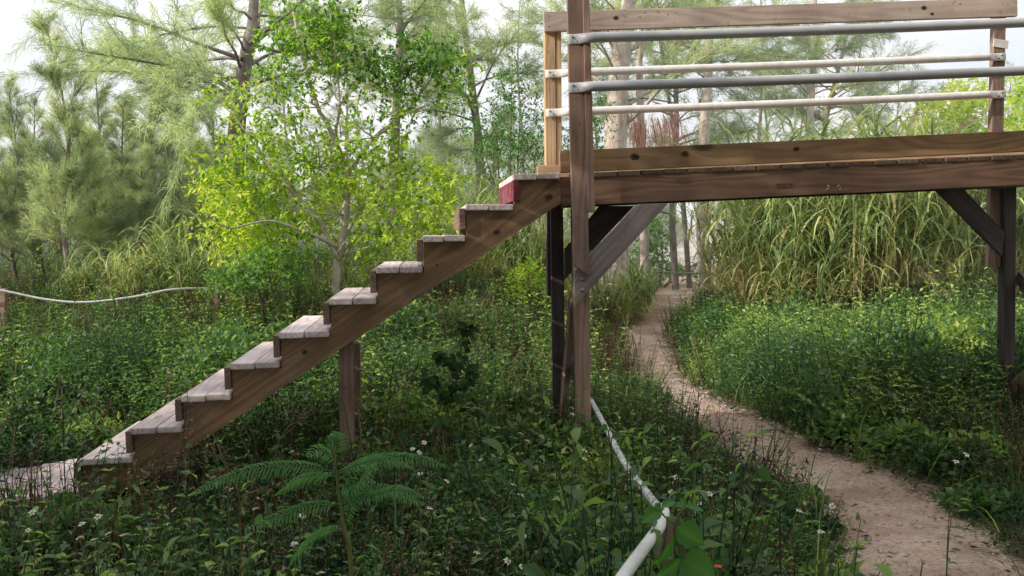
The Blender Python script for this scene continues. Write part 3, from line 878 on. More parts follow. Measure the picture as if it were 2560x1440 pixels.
# ------------------------------------------------------------------ casuarinas
def casuarina(trunk, r0, crown0, spread, nb, ns, seed, elev=(20, 55), sub=6, droop=0.3, slen=(.07, .2), sw=0.006, zmax=99, taper=0.8, one_side=None):
    """returns trunk MB and foliage MB in the tree's own coordinates"""
    global rng
    keep = rng; rng = np.random.default_rng(seed)
    tp = smooth_path(trunk, 8); n = len(tp)
    s = np.linspace(0, 1, n)
    H = tp[-1, 2]
    rad = r0 * (1 - s) ** taper + 0.008
    tb, fo = MB(), MB()
    wob = np.cumsum(rng.normal(0, r0 * 0.10, (n, 3)), 0) * np.array([1, 1, 0]) * s[:, None]
    tp = tp + wob * 0.5
    tube(tb, tp, rad, 10)
    for i in range(nb):
        q = crown0 + (1 - crown0) * (i + rng.random()) / nb
        if q > 0.985: q = 0.985
        k = q * (n - 1); k0 = int(k); p = tp[k0] + (tp[min(k0 + 1, n - 1)] - tp[k0]) * (k - k0)
        if p[2] > zmax: continue
        rel = (q - crown0) / (1 - crown0)
        L = spread * ((1 - rel) ** 0.75 * 0.9 + 0.16) * rng.uniform(.65, 1.15)
        az = rng.uniform(0, 2 * PI)
        if one_side is not None and rng.random() < 0.6: az = one_side + rng.normal(0, .6)
        el = math.radians(rng.uniform(*elev))
        d0 = np.array([math.cos(az) * math.cos(el), math.sin(az) * math.cos(el), math.sin(el)])
        m = 6; u = np.linspace(0, 1, m)[:, None]
        bp = p + d0 * L * u + np.array([0, 0, 1.0]) * (L * (0.16 * u - 0.28 * u ** 2)) + np.cumsum(rng.normal(0, .018 * L, (m, 3)), 0)
        br_ = max(0.006, min(rad[k0] * 0.45, 0.012 * L + .004))
        tube(tb, bp, np.linspace(br_, 0.003, m), 5, cap=False)
        bt = rng.normal(0, .16)
        nsec = int(sub * (0.5 + L / spread))
        PP, DD, TT = [], [], []
        for j in range(nsec):
            uu = rng.uniform(0.18, 1.0) ** 0.8
            kk = uu * (m - 1); a0 = int(min(kk, m - 2)); sp = bp[a0] + (bp[a0 + 1] - bp[a0]) * (kk - a0)
            sd = nrm(d0 * 0.9 + rng.normal(0, .5, 3) + np.array([0, 0, .3]))
            sl = L * rng.uniform(.15, .5) * (1.15 - .5 * uu) + .10
            se = sp + sd * sl + np.array([0, 0, -.12 * sl])
            tube(tb, np.array([sp, (sp + se) / 2 + rng.normal(0, .015, 3), se]), [0.005, .0035, .002], 3, cap=False)
            m2 = max(4, int(ns * sl))
            w_ = rng.random(m2)[:, None]
            PP.append(sp + (se - sp) * w_ + rng.normal(0, .03, (m2, 3)))
            DD.append(sd * 0.9 + rng.normal(0, .42, (m2, 3)) + np.array([0, 0, -.05]))
            TT.append(np.clip(0.45 + bt + rng.normal(0, .12) + rng.normal(0, .12, m2), 0, 1))
        # along the outer half of the branch itself
        m2 = int(ns * L * 0.4)
        w_ = rng.uniform(.35, 1, m2)
        kk = np.minimum((w_ * (m - 1)).astype(int), m - 2); fr = (w_ * (m - 1) - kk)[:, None]
        PP.append(bp[kk] + (bp[kk + 1] - bp[kk]) * fr)
        DD.append(d0 * .9 + rng.normal(0, .36, (m2, 3)))
        TT.append(np.clip(0.45 + bt + rng.normal(0, .14, m2), 0, 1))
        PP, DD, TT = np.concatenate(PP), np.concatenate(DD), np.concatenate(TT)
        strands(fo, PP, DD, rng.uniform(slen[0], slen[1], len(PP)), sw, TT, droop)
    rng = keep
    return tb, fo


def gpt(px, Y, dz=0.0):
    """ground point below picture column px at distance Y"""
    p = at(px, 600, Y)
    return np.array([p[0], Y, float(ground_z(p[0], Y)) + dz])


# templates of young casuarinas (about 4 m) shared by copies
young = []
for i in range(5):
    r_ = np.random.default_rng(100 + i)
    tr = [(0, 0, -.1), (r_.normal(0, .06), r_.normal(0, .06), 1.2), (r_.normal(0, .12), r_.normal(0, .1), 2.5), (r_.normal(0, .18), r_.normal(0, .1), 4.2)]
    tb, fo = casuarina(tr, 0.042, 0.14, 1.05, 50, 88, 200 + i, (30, 68), 20, 0.12, (.05, .18), 0.005)
    young.append((tb.mesh('casuarina_trunk', M['bark'], True), fo.mesh('casuarina_crown', M['needle'])))
tall = []
for i in range(4):
    r_ = np.random.default_rng(300 + i)
    tr = [(0, 0, -.1), (r_.normal(0, .12), 0, 2.5), (r_.normal(0, .25), 0, 5), (r_.normal(0, .3), 0, 7.5), (r_.normal(0, .4), 0, 10)]
    tb, fo = casuarina(tr, 0.085, 0.16, 1.8, 50, 55, 400 + i, (5, 45), 13, 0.35, (.1, .26), 0.009)
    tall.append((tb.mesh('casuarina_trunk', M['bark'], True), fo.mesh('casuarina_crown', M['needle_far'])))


def plant_tree(tpl, loc, sc, rz, label, group, name='casuarina_tree', cat='casuarina tree'):
    o = empty(name, loc, label, cat, group, rz)
    o.scale = (sc, sc, sc) if np.isscalar(sc) else sc
    link('trunk', tpl[0], o); link('crown', tpl[1], o)
    return o


# young casuarinas on the left: (column, distance, height, template, label)
YG = 'young casuarinas in the left thicket'
for px, Y, topy, k, lab in [
    (172, 11.6, 30, 0, 'young casuarina with two dark stems beside the sagging white pipe'),
    (40, 12.6, 190, 1, 'feathery young casuarina at the left edge of the photo'),
    (-80, 12.0, 230, 2, None), (300, 13.2, 250, 3, None), (250, 12.2, 330, 1, 'short dense casuarina right of the two-stemmed young casuarina'),
    (395, 13.8, 170, 4, None), (480, 12.8, 300, 0, 'dark low casuarina just left of the bright lime green shrub tree'),
    (545, 14.5, 230, 2, None), (90, 15.0, 250, 3, None), (340, 15.8, 240, 1, None), (210, 15.4, 270, 4, None), (620, 15.5, 330, 1, None),
    (470, 17.2, 210, 3, None), (700, 17.0, 300, 0, None), (0, 17.5, 220, 4, None), (-160, 14.5, 180, 0, None), (830, 18.0, 330, 2, None),
    (140, 19.0, 300, 2, None), (-30, 14.0, 120, 3, None), (260, 14.4, 150, 4, None), (440, 15.0, 130, 2, None), (110, 12.4, 330, 3, None), (360, 12.6, 360, 2, None), (1010, 17.0, 340, 4, None), (1120, 18.5, 360, 3, None), (1240, 16.5, 330, 1, None)]:
    base = gpt(px, Y)
    ztop = at(px, topy, Y)[2]
    h = ztop - base[2]
    plant_tree(young[k], base, (max(.72, h / 4.3) * .85, max(.72, h / 4.3) * .85, h / 4.3), random.uniform(0, 6.28),
               lab or 'slender feathery young casuarina in the pale green thicket left of the stairs', YG)


def key_tree(name, px_pts, Y, r, label, crown0, spread, nb, ns, seed, mat='bark', fol='needle', group=None, extra_top=2.0, **kw):
    """tree whose trunk follows a measured line; its foot is on the ground"""
    pts = [at(px, py, Y) for px, py in px_pts]
    base = np.array([pts[0][0], Y, float(ground_z(pts[0][0], Y))])
    if pts[0][2] > base[2] + 0.05: pts = [np.array([pts[0][0] + (pts[0][0] - pts[1][0]) * .2, Y, base[2] - .1])] + pts
    d = nrm(pts[-1] - pts[-2]); pts.append(pts[-1] + (d + np.array([0, 0, .5])) * extra_top * .66)
    o = empty(name, base, label, 'casuarina tree', group)
    kw.setdefault('sub', 11); kw.setdefault('taper', .55); tb, fo = casuarina(np.array(pts) - base, r, crown0, spread, nb, ns * .75, seed, **kw)
    tb.build('trunk', M[mat], o, True); fo.build('crown', M[fol], o)
    return o


key_tree('casuarina_tree', [(590, 640), (592, 380), (606, 240), (625, 110), (648, -20)], 13.0, 0.15,
         'tall casuarina with a thick bare grey trunk behind the lime green shrub tree', 0.42, 2.8, 40, 170, 31, extra_top=4.0,
         elev=(-12, 30), droop=.4, sw=.007, slen=(.08, .24))
key_tree('casuarina_tree', [(980, 690), (982, 520), (988, 300), (1000, 110), (996, -20)], 14.0, 0.085,
         'thin straight casuarina trunk rising behind the right half of the lime green shrub tree', 0.45, 1.7, 30, 150, 32, extra_top=3.0, elev=(0, 40), sw=.007)
key_tree('casuarina_tree', [(1203, 640), (1198, 400), (1178, 210), (1150, -20)], 15.0, 0.09,
         'slim casuarina leaning left above the upper stairs with tufts of needles', 0.40, 1.7, 36, 160, 33, extra_top=3.0, elev=(0, 40), sw=.007)
key_tree('casuarina_tree', [(1538, 735), (1535, 520), (1537, 330), (1550, 130), (1568, -20)], 13.0, 0.235,
         'thick pale casuarina trunk with rough flaking bark behind the railing post', 0.5, 2.2, 26, 150, 34, 'sunlitbark', extra_top=4.0, elev=(5, 45), sw=.007)
key_tree('casuarina_tree', [(1612, 660), (1606, 400), (1600, 200), (1604, 120), (1640, -10)], 14.5, 0.075,
         'slender pale casuarina trunk next to the thick flaking trunk', 0.62, 1.5, 20, 140, 35, 'sunlitbark', extra_top=3.0, elev=(5, 45), sw=.007)
key_tree('casuarina_tree', [(1763, 728), (1758, 560), (1764, 340), (1776, 160), (1782, -20)], 15.6, 0.125,
         'pale casuarina trunk standing beside the far end of the path', 0.62, 1.8, 24, 150, 36, 'sunlitbark', extra_top=4.0, elev=(0, 40), sw=.008)
key_tree('casuarina_tree', [(1688, 700), (1680, 520), (1690, 300), (1684, -10)], 17.0, 0.07,
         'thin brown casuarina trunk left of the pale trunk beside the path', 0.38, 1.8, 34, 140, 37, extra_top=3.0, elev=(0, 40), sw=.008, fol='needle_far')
key_tree('casuarina_tree', [(1722, 695), (1708, 520), (1695, 400), (1650, 100), (1640, -10)], 18.0, 0.055,
         'very thin dark casuarina leaning left of the pale trunk beside the path', 0.38, 1.6, 28, 140, 38, extra_top=3.0, elev=(0, 40), sw=.008, fol='needle_far')
key_tree('casuarina_tree', [(2018, 640), (2024, 340), (2034, 180), (2040, -10)], 17.0, 0.085,
         'pale slim casuarina trunk rising from behind the tall cane grass', 0.5, 1.7, 30, 150, 39, 'sunlitbark', extra_top=3.0, elev=(0, 40), sw=.008)
key_tree('casuarina_tree', [(2050, 640), (2062, 330), (2080, 240), (2120, 60)], 18.5, 0.06,
         'dark thin casuarina leaning right behind the tall cane grass', 0.38, 1.9, 34, 150, 40, extra_top=2.0, elev=(0, 40), sw=.008, fol='needle_far')
FG = 'casuarinas in the background behind the railing'
for px, Y, topy, k in [(1480, 21, 60, 0), (1880, 21, -20, 1), (2150, 22, 60, 3), 
                       (2240, 25, 160, 0), (2010, 26, 120, 0), (2530, 23, 170, 2), (1310, 21, 0, 2), (870, 22, 60, 3), (1090, 23, -30, 0), (740, 24, 60, 1), (380, 23, 60, 2)]:
    base = gpt(px, Y); h = at(px, topy, Y)[2] - base[2]
    plant_tree(tall[k], base, h / 10.2 * 1.05, random.uniform(0, 6.28), 'tall feathery casuarina far behind the platform and stairs' if px > 1200 else
               'tall pale casuarina in the hazy background left of the stairs', FG if px > 1200 else 'hazy casuarinas behind the left thicket')

# hanging dead needles on the pale tree
dead = empty('dead_branch', at(1600, 250, 14.3), 'broken bough of rust red dead needles hanging beside the thick trunk', 'dead branch')
mb = MB(); mf = MB()
for q in range(11):
    a0 = at(1545 + q * 14, 265 + random.uniform(-25, 40), 14.2 + random.uniform(-.3, .3))
    b0 = a0 + np.array([random.uniform(-.1, .25), 0, -random.uniform(.25, .75)])
    tube(mb, [a0, (a0 + b0) / 2 + [0.03, 0, .05], b0], [.008, .006, .003], 4)
    m2 = 80
    w_ = rng.random(m2)[:, None]
    strands(mf, a0 + (b0 - a0) * w_ + rng.normal(0, .04, (m2, 3)), np.array([0.05, 0, -.8]) + rng.normal(0, .3, (m2, 3)), rng.uniform(.12, .32, m2), .008, rng.random(m2), .3)
top = smooth_path([at(1545, 262, 13.2), at(1600, 245, 14.0), at(1690, 258, 14.4)], 4); tube(mb, top, .014, 5)
put_world(mb.build('bough', M['twig'], None), Matrix.Identity(4), dead); put_world(mf.build('dead_needles', M['rust'], None), Matrix.Identity(4), dead)

# far wood behind everything: one uncountable mass
mb = MB()
for i in range(90):
    x = rng.uniform(-34, 36); y = rng.uniform(27, 42)
    if 4 < x < 12 and y < 40 and rng.random() < .85: continue
    h = rng.uniform(2.6, 4.6) if x < 6 else rng.uniform(2.2, 3.6)
    m2 = 2600
    th = rng.uniform(0, 2 * PI, m2); zz = rng.random(m2) ** .8; rr = np.sqrt(rng.random(m2)) * (1.1 - zz) * 2.0
    B = np.stack([x + rr * np.cos(th), y + rr * np.sin(th), .1 + zz * h], 1)
    strands(mb, B, np.stack([np.cos(th), np.sin(th), 1.2 + 0 * th], 1) + rng.normal(0, .6, (m2, 3)), rng.uniform(.3, .6, m2), .035, np.clip(rng.normal(.5, .18) + rng.normal(0, .1, m2), 0, 1), .3)
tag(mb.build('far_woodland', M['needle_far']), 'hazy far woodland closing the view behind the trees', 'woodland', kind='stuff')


# pale marl bank in the clearing beyond the path
uu_ = np.linspace(0, 2 * PI, 40)[None, :]; rr_ = np.linspace(0, 1, 12)[:, None]
hx = 7.2 + 3.4 * rr_ * np.cos(uu_); hy = 30 + 2.0 * rr_ * np.sin(uu_); hz_ = ground_z(hx, hy) - .05 + 1.0 * (1 - rr_ ** 2) * (1 + .25 * np.sin(hx * 3.1) + .1 * np.sin(hy * 7 + hx * 5))
ii = np.arange(480).reshape(12, 40); a, b, c_, d_ = ii[:-1, :-1].ravel(), ii[:-1, 1:].ravel(), ii[1:, 1:].ravel(), ii[1:, :-1].ravel()
tag(link('sand_bank', tri_mesh('sand_bank', np.stack([hx.ravel(), hy.ravel(), hz_.ravel()], 1), np.concatenate([np.stack([a, c_, b], 1), np.stack([a, d_, c_], 1)]), None, M['stone'], True)), kind='structure')

# ------------------------------------------------------------------ leafy shrubs
def leafy(mbl, blobs, L=(.04, .065), wr=.5, twl=.22, per=7, seed=1, shape=LEAF_S, base=np.zeros(3), twigs=None):
    global rng
    keep = rng; rng = np.random.default_rng(seed)
    for c0, rad, n, tint in blobs:
        u = nrm(rng.normal(size=(n, 3))) * (rng.random(n) ** 0.45)[:, None]
        p = np.asarray(c0) + u * np.asarray(rad)
        d = nrm(u * 0.9 + rng.normal(0, .55, (n, 3)) + np.array([0, 0, .25]))
        for j in range(per):
            q = (j + 1) / per
            b = p + d * twl * q + np.array([0, 0, -.05 * q * q])
            ld = d * .35 + nrm(rng.normal(size=(n, 3))) * 0.9 + np.array([0, 0, -.1])
            nn_ = np.array([0, 0, 1.0]) + rng.normal(0, .45, (n, 3))
            ll = rng.uniform(*L, n)
            leaves(mbl, b - base, ld, nn_, ll, ll * wr, np.clip(tint + rng.normal(0, .16, n), 0, 1), shape)
        if twigs is not None:
            for q in range(0, n, 3):
                tube(twigs, np.array([p[q], p[q] + d[q] * twl]) - base, [.004, .002], 3, cap=False)
    rng = keep


def limb(mb, pxs, Y0, Y1, r0, r1, base, seed=0):
    r_ = np.random.default_rng(seed)
    n = len(pxs)
    pts = [at(px, py, Y0 + (Y1 - Y0) * i / (n - 1)) for i, (px, py) in enumerate(pxs)]
    pts = smooth_path(pts, 5) - base
    pts = pts + np.cumsum(r_.normal(0, .006, pts.shape), 0)
    tube(mb, pts, np.linspace(r0, r1, len(pts)), 8)


YS = 9.3
sb = at(845, 722, YS); sb[2] = float(ground_z(sb[0], YS))
shrub = empty('shrub_tree', sb, 'sunlit lime green shrub tree with forked pale stems behind the stairs', 'shrub tree')
mb = MB()
limb(mb, [(840, 760), (843, 700), (852, 640), (866, 540), (872, 450), (876, 415)], YS, YS, .05, .033, sb, 1)
limb(mb, [(874, 440), (842, 352), (800, 268), (772, 180), (752, 90), (742, 10)], YS, YS + .4, .033, .008, sb, 2)
limb(mb, [(878, 425), (930, 345), (1000, 290), (1070, 215), (1110, 140)], YS, YS + .1, .026, .004, sb, 3)
limb(mb, [(848, 655), (800, 560), (735, 480), (660, 395), (590, 300), (530, 235)], YS, YS - .2, .03, .004, sb, 4)
limb(mb, [(846, 620), (770, 580), (680, 545), (590, 560), (520, 520)], YS, YS - .9, .018, .005, sb, 5)
limb(mb, [(856, 600), (900, 520), (960, 470), (1040, 450), (1110, 470)], YS, YS + .8, .02, .005, sb, 6)
limb(mb, [(870, 480), (800, 420), (730, 390), (640, 330)], YS, YS + .9, .018, .005, sb, 7)
limb(mb, [(842, 352), (850, 260), (842, 150), (830, 40)], YS + .1, YS - .2, .018, .005, sb, 8)
limb(mb, [(848, 690), (880, 610), (905, 560)], YS + .1, YS + .3, .012, .006, sb, 9)
bl = []


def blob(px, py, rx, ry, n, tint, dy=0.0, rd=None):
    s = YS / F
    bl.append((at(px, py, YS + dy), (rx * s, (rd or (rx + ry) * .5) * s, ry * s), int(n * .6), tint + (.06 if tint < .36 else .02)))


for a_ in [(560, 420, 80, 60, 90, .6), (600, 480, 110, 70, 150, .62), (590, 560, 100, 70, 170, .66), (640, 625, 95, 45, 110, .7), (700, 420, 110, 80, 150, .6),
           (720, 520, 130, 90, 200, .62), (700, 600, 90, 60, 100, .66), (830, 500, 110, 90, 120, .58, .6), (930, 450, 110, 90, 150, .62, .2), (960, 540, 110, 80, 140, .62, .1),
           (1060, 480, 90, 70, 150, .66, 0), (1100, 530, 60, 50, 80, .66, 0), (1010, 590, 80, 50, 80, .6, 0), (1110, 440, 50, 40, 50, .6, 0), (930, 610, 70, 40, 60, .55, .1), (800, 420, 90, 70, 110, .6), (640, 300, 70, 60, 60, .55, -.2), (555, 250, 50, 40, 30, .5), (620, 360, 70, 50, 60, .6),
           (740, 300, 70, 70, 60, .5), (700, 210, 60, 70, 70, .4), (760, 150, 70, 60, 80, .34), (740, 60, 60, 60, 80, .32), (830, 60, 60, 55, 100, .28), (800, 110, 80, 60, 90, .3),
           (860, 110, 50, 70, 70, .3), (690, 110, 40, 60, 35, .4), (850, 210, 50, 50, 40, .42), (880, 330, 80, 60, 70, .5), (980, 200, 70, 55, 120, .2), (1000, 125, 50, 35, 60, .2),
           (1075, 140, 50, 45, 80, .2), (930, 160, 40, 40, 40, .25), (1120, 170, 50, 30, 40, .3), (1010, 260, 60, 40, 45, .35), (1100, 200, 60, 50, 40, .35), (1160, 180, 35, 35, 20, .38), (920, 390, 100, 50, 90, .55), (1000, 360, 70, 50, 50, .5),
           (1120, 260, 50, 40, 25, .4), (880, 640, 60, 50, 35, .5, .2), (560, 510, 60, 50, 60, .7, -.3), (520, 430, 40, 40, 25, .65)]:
    blob(*a_)
for (qx, qy, qs) in [(842, 352, 0), (800, 268, 1), (772, 180, 2), (930, 345, 3), (1000, 290, 4), (800, 560, 5), (735, 480, 6), (660, 395, 7), (680, 545, 8), (960, 470, 9), (900, 520, 10), (800, 420, 11), (850, 260, 12), (866, 540, 13), (1040, 240, 14), (850, 640, 15)]:
    r_ = np.random.default_rng(900 + qs)
    for _ in range(4):
        ex, ey = qx + r_.normal(0, 75), qy - abs(r_.normal(40, 45))
        limb(mb, [(qx, qy), ((qx + ex) / 2 + r_.normal(0, 10), (qy + ey) / 2 + 6), (ex, ey)], YS, YS + r_.normal(0, .35), .009, .003, sb, qs)
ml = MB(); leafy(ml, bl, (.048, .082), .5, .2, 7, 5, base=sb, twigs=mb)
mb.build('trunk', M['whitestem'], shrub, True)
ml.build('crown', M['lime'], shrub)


def bush(name, label, cat, px, py, Y, blobs, mat, seed, L=(.04, .07), group=None, stems=6, per=7):
    b = at(px, py, Y); b[2] = float(ground_z(b[0], Y))
    o = empty(name, b, label, cat, group)
    s = Y / F
    bb = [(at(x, y, Y + dy), (rx * s, (rx + ry) * .5 * s, ry * s), n, t) for x, y, rx, ry, n, t, dy in blobs]
    mbs = MB()
    for x, y, rx, ry, n, t, dy in blobs[:stems]:
        e = at(x, y, Y + dy)
        tube(mbs, smooth_path([b - [0, 0, .05], (b + e) / 2 + [random.uniform(-.1, .1), 0, .1], e], 4) - b, np.linspace(.02, .005, 9), 6)
    mbs.build('stem', M['twig'], o, True)
    m_ = MB(); leafy(m_, bb, L, .5, .2, per, seed, base=b); m_.build('crown', M[mat], o)
    return o


bush('leafy_bush', 'dark green small-leaved bush behind the top of the stairs', 'bush', 1290, 640, 11.2,
     [(1270, 380, 70, 60, 90, .4, 0), (1300, 280, 70, 80, 110, .4, 0), (1240, 300, 60, 70, 70, .45, .3), (1340, 360, 60, 80, 100, .4, 0), (1280, 200, 45, 50, 40, .5, 0), (1210, 380, 60, 60, 60, .55, .4),
      (1460, 340, 50, 80, 80, .42, .2), (1500, 300, 30, 60, 40, .5, .2), (1420, 380, 60, 50, 60, .4, .1), (1180, 320, 50, 60, 35, .55, .3)], 'bush', 21, (.035, .06))
bush('leafy_bush', 'bright yellow-green bush behind the right end of the railing', 'bush', 2380, 600, 17.0,
     [(2370, 280, 80, 50, 150, .75, 0), (2420, 240, 50, 40, 90, .8, 0), (2330, 310, 70, 50, 110, .75, 0), (2440, 320, 60, 50, 100, .7, 0), (2380, 360, 120, 60, 130, .6, 0)], 'lime', 22, (.07, .12))
bush('leafy_bush', 'green bush at the right edge beyond the last railing post', 'bush', 2570, 600, 16.0,
     [(2560, 280, 50, 60, 110, .7, 0), (2590, 220, 50, 50, 90, .6, 0), (2550, 350, 60, 60, 110, .6, 0), (2620, 330, 70, 90, 120, .6, 0)], 'lime', 23, (.07, .12))
bush('low_bush', 'low bright bush at the foot of the lime green shrub tree', 'bush', 650, 730, 8.9,
     [(620, 680, 60, 35, 55, .6, 0), (690, 670, 50, 40, 55, .55, 0), (580, 710, 60, 30, 45, .5, 0), (730, 640, 40, 40, 25, .6, .2)], 'bush', 24, (.04, .07))
bush('low_bush', 'sunlit small bush between the stairs and the dark platform post', 'bush', 1330, 760, 9.8,
     [(1320, 690, 45, 30, 45, .7, 0), (1290, 720, 40, 25, 30, .65, 0), (1345, 720, 40, 30, 30, .6, 0)], 'lime', 25, (.04, .065))
bush('leafy_bush', 'green bush beyond the path under the platform deck', 'bush', 1650, 690, 18.5,
     [(1630, 610, 40, 50, 70, .6, 0), (1620, 650, 45, 40, 60, .5, 0), (1640, 560, 40, 40, 40, .7, 0), (1830, 620, 40, 50, 50, .7, .5), (1700, 680, 60, 15, 40, .6, .3)], 'bush', 26, (.07, .12))

# ------------------------------------------------------------------ tall cane grass
def cane_clump(seed, H, stems, spread, tall=1.0):
    global rng
    keep = rng; rng = np.random.default_rng(seed)
    mb, st = MB(), MB()
    for i in range(stems):
        az = rng.uniform(0, 2 * PI); r = spread * math.sqrt(rng.random())
        b = np.array([r * math.cos(az), r * math.sin(az), -.05])
        h = H * rng.uniform(.45, 1.0); ln = rng.normal(.08, .2) + .4 * r
        tip = b + np.array([math.cos(az) * ln * h, math.sin(az) * ln * h, h])
        path = smooth_path([b, (b + tip) / 2 + np.array([0, 0, .08]), tip], 3)
        tube(st, path, np.linspace(.008, .003, len(path)), 4, rng.uniform(.5, 1), cap=False)
        nb = rng.integers(9, 14)
        q = np.sort(rng.uniform(.12, 1.0, nb))
        B = b + (tip - b) * q[:, None]
        a2 = rng.uniform(0, 2 * PI, nb)
        L = rng.uniform(.6, 1.25, nb) * (0.8 + .3 * q)
        t = np.where(q < .36, rng.uniform(.5, 1.0, nb), np.clip(rng.normal(.4, .17, nb), 0, .9))
        blades(mb, B, a2, L, rng.uniform(.018, .05, nb), rng.uniform(.1, .8, nb), rng.uniform(1.5, 3.1, nb), t)
    n = stems * 4                                                   # dead straw skirt
    az = rng.uniform(0, 2 * PI, n); r = spread * np.sqrt(rng.random(n))
    B = np.stack([r * np.cos(az), r * np.sin(az), rng.uniform(0, .8, n)], 1)
    blades(mb, B, rng.uniform(0, 2 * PI, n), rng.uniform(.4, .9, n), rng.uniform(.008, .016, n), rng.uniform(.2, 1.0, n), rng.uniform(1.0, 2.4, n), rng.uniform(.7, 1.0, n), 4)
    rng = keep
    return st.mesh('cane_stalks', M['grass'], True), mb.mesh('cane_blades', M['grass'])


canes = [cane_clump(500 + i, 2.5, 34, .45) for i in range(4)]
short = [cane_clump(520 + i, 1.25, 22, .3) for i in range(3)]


def cane(tpl, px, Y, sc, label, group):
    o = empty('grass_clump', gpt(px, Y), label, 'grass clump', group, random.uniform(0, 6.28))
    o.scale = (sc * random.uniform(.9, 1.1), sc * random.uniform(.9, 1.1), sc)
    link('stalks', tpl[0], o); link('blades', tpl[1], o)
    return o


RG = 'tall cane grass thicket right of the path'
i = 0
for px, Y, sc in [(1890, 12.6, .92), (1960, 12.2, .98), (2050, 12.4, 1.05), (2140, 12.2, 1.05), (2230, 12.6, 1.0), (2320, 12.8, 1.0), (2410, 13.2, .95), (2500, 13.4, .9), (2590, 13.6, .95), (1925, 13.4, 1.05),
                  (2010, 13.6, 1.15), (2110, 13.6, 1.2), (2200, 13.8, 1.15), (2300, 14.2, 1.1), (2400, 14.6, 1.0), (2480, 14.8, 1.0), (1850, 13.8, .8), (2060, 15, 1.2), (2250, 15.5, 1.15), (2650, 13.2, 1.0), (2560, 15.2, 1.0)]:
    cane(canes[i % 4], px, Y, sc, 'drooping green and straw cane grass clump right of the path', RG); i += 1
CG = 'cane grass behind the upper stairs'
for px, Y, sc in [(1090, 11.8, .5), (1200, 11.6, .58), (1290, 11.4, .62), (1370, 11.2, .66), (1430, 11.8, .7), (1240, 13, .7)]:
    cane(canes[i % 4], px, Y, sc, 'shaded brown and green cane grass clump behind the upper stairs', CG); i += 1
LG = 'grass clumps at the foot of the left thicket'
for px, Y, sc in [(320, 10.6, .55), (390, 10.9, .6), (440, 10.4, .45), (500, 11.0, .65), (550, 10.6, .55), (270, 11.0, .45), (430, 11.8, .8), (520, 12.2, .85), (200, 10.8, .4), (660, 11.2, .5)]:
    cane(short[i % 3], px, Y, sc, 'short green and straw grass clump at the foot of the left thicket', LG); i += 1
DG = 'dry straw tufts beside the path'
for px, Y, sc in [(1575, 12.6, .6), (1545, 12.2, .5), (1600, 13.6, .5)]:
    cane(short[i % 3], px, Y, sc, 'dry brown grass tuft beside the thick trunk left of the path', DG); i += 1
# seed plumes
for px0, py0, px1, py1, Y, lab in [(2380, 330, 2462, 275, 12.0, 'feathery seed plume leaning right above the toe board'), (2270, 320, 2295, 272, 12.1, 'short upright seed plume above the cane grass'),
                                   (2290, 660, 2385, 745, 11.4, 'drooping seed plume hanging low in front of the cane grass')]:
    a0, b0 = at(px0, py0, Y), at(px1, py1, Y)
    o = empty('seed_plume', a0, lab, 'grass plume')
    mb, mf = MB(), MB()
    base = a0 - np.array([.05, 0, 1.3 if py1 < py0 else .3])
    pth = smooth_path([base, a0, (a0 + b0) / 2 + [0, 0, .04], b0], 5) - a0
    tube(mb, pth, np.linspace(.005, .002, len(pth)), 4)
    m2 = 90; w_ = rng.random(m2)[:, None]
    strands(mf, (b0 - a0) * w_, nrm(b0 - a0) * .8 + rng.normal(0, .3, (m2, 3)) + [0, 0, -.35], rng.uniform(.06, .16, m2), .006, rng.uniform(.7, 1, m2), .3)
    mb.build('stalk', M['dry'], o); mf.build('plume', M['dry'], o)


# ------------------------------------------------------------------ weeds: templates
def weed(seed, h, nst, nl, L, mat_t=.5, shape=LEAF_S, spread=.16, wr=.5):
    global rng
    keep = rng; rng = np.random.default_rng(seed)
    mb = MB()
    for s in range(nst):
        az = rng.uniform(0, 2 * PI); r = spread * math.sqrt(rng.random())
        hh = h * rng.uniform(.55, 1.05)
        b = np.array([r * math.cos(az), r * math.sin(az), 0]); t = b + np.array([math.cos(az) * .25 * hh, math.sin(az) * .25 * hh, hh]) + rng.normal(0, .03, 3)
        tube(mb, np.array([b, (b + t) / 2 + rng.normal(0, .012, 3), t]), [.0035, .003, .0015], 3, rng.uniform(.1, .6), cap=False)
        q = np.linspace(.15, 1.0, nl)
        for sd in (0, PI):
            a2 = np.arange(nl) * 1.62 + sd + rng.normal(0, .3, nl)
            B = b + (t - b) * q[:, None]
            d = np.stack([np.cos(a2), np.sin(a2), rng.normal(.15, .35, nl)], 1)
            ll = L * rng.uniform(.6, 1.25, nl) * (1.15 - .55 * q)
            leaves(mb, B, d, np.tile([0, 0, 1.], (nl, 1)) + rng.normal(0, .35, (nl, 3)), ll, ll * wr, np.clip(mat_t + .22 * (q - .5) + rng.normal(0, .13, nl), 0, 1), shape)
    rng = keep
    return mb.arrays()


WT = [weed(600 + i, .42, 6, 7, .055) for i in range(4)] + [weed(610 + i, .3, 8, 6, .045, .45) for i in range(3)] + [weed(620 + i, .5, 4, 8, .06, .55, wr=.42) for i in range(3)] + \
     [weed(630 + i, .38, 5, 12, .028, .4, wr=.35) for i in range(3)]
WTN = [weed(650 + i, .42, 5, 7, .05, .45, LEAF_F) for i in range(4)] + [weed(660 + i, .3, 6, 6, .042, .4, LEAF_F) for i in range(3)]
WTN += [weed(670 + i, .4, 4, 5, .085, .5, LEAF_F, wr=.45) for i in range(2)]
WT += [weed(680, .45, 5, 6, .075, .55, wr=.5)]
WD = [weed(640 + i, .45, 5, 7, .03, .5, wr=.3) for i in range(3)]


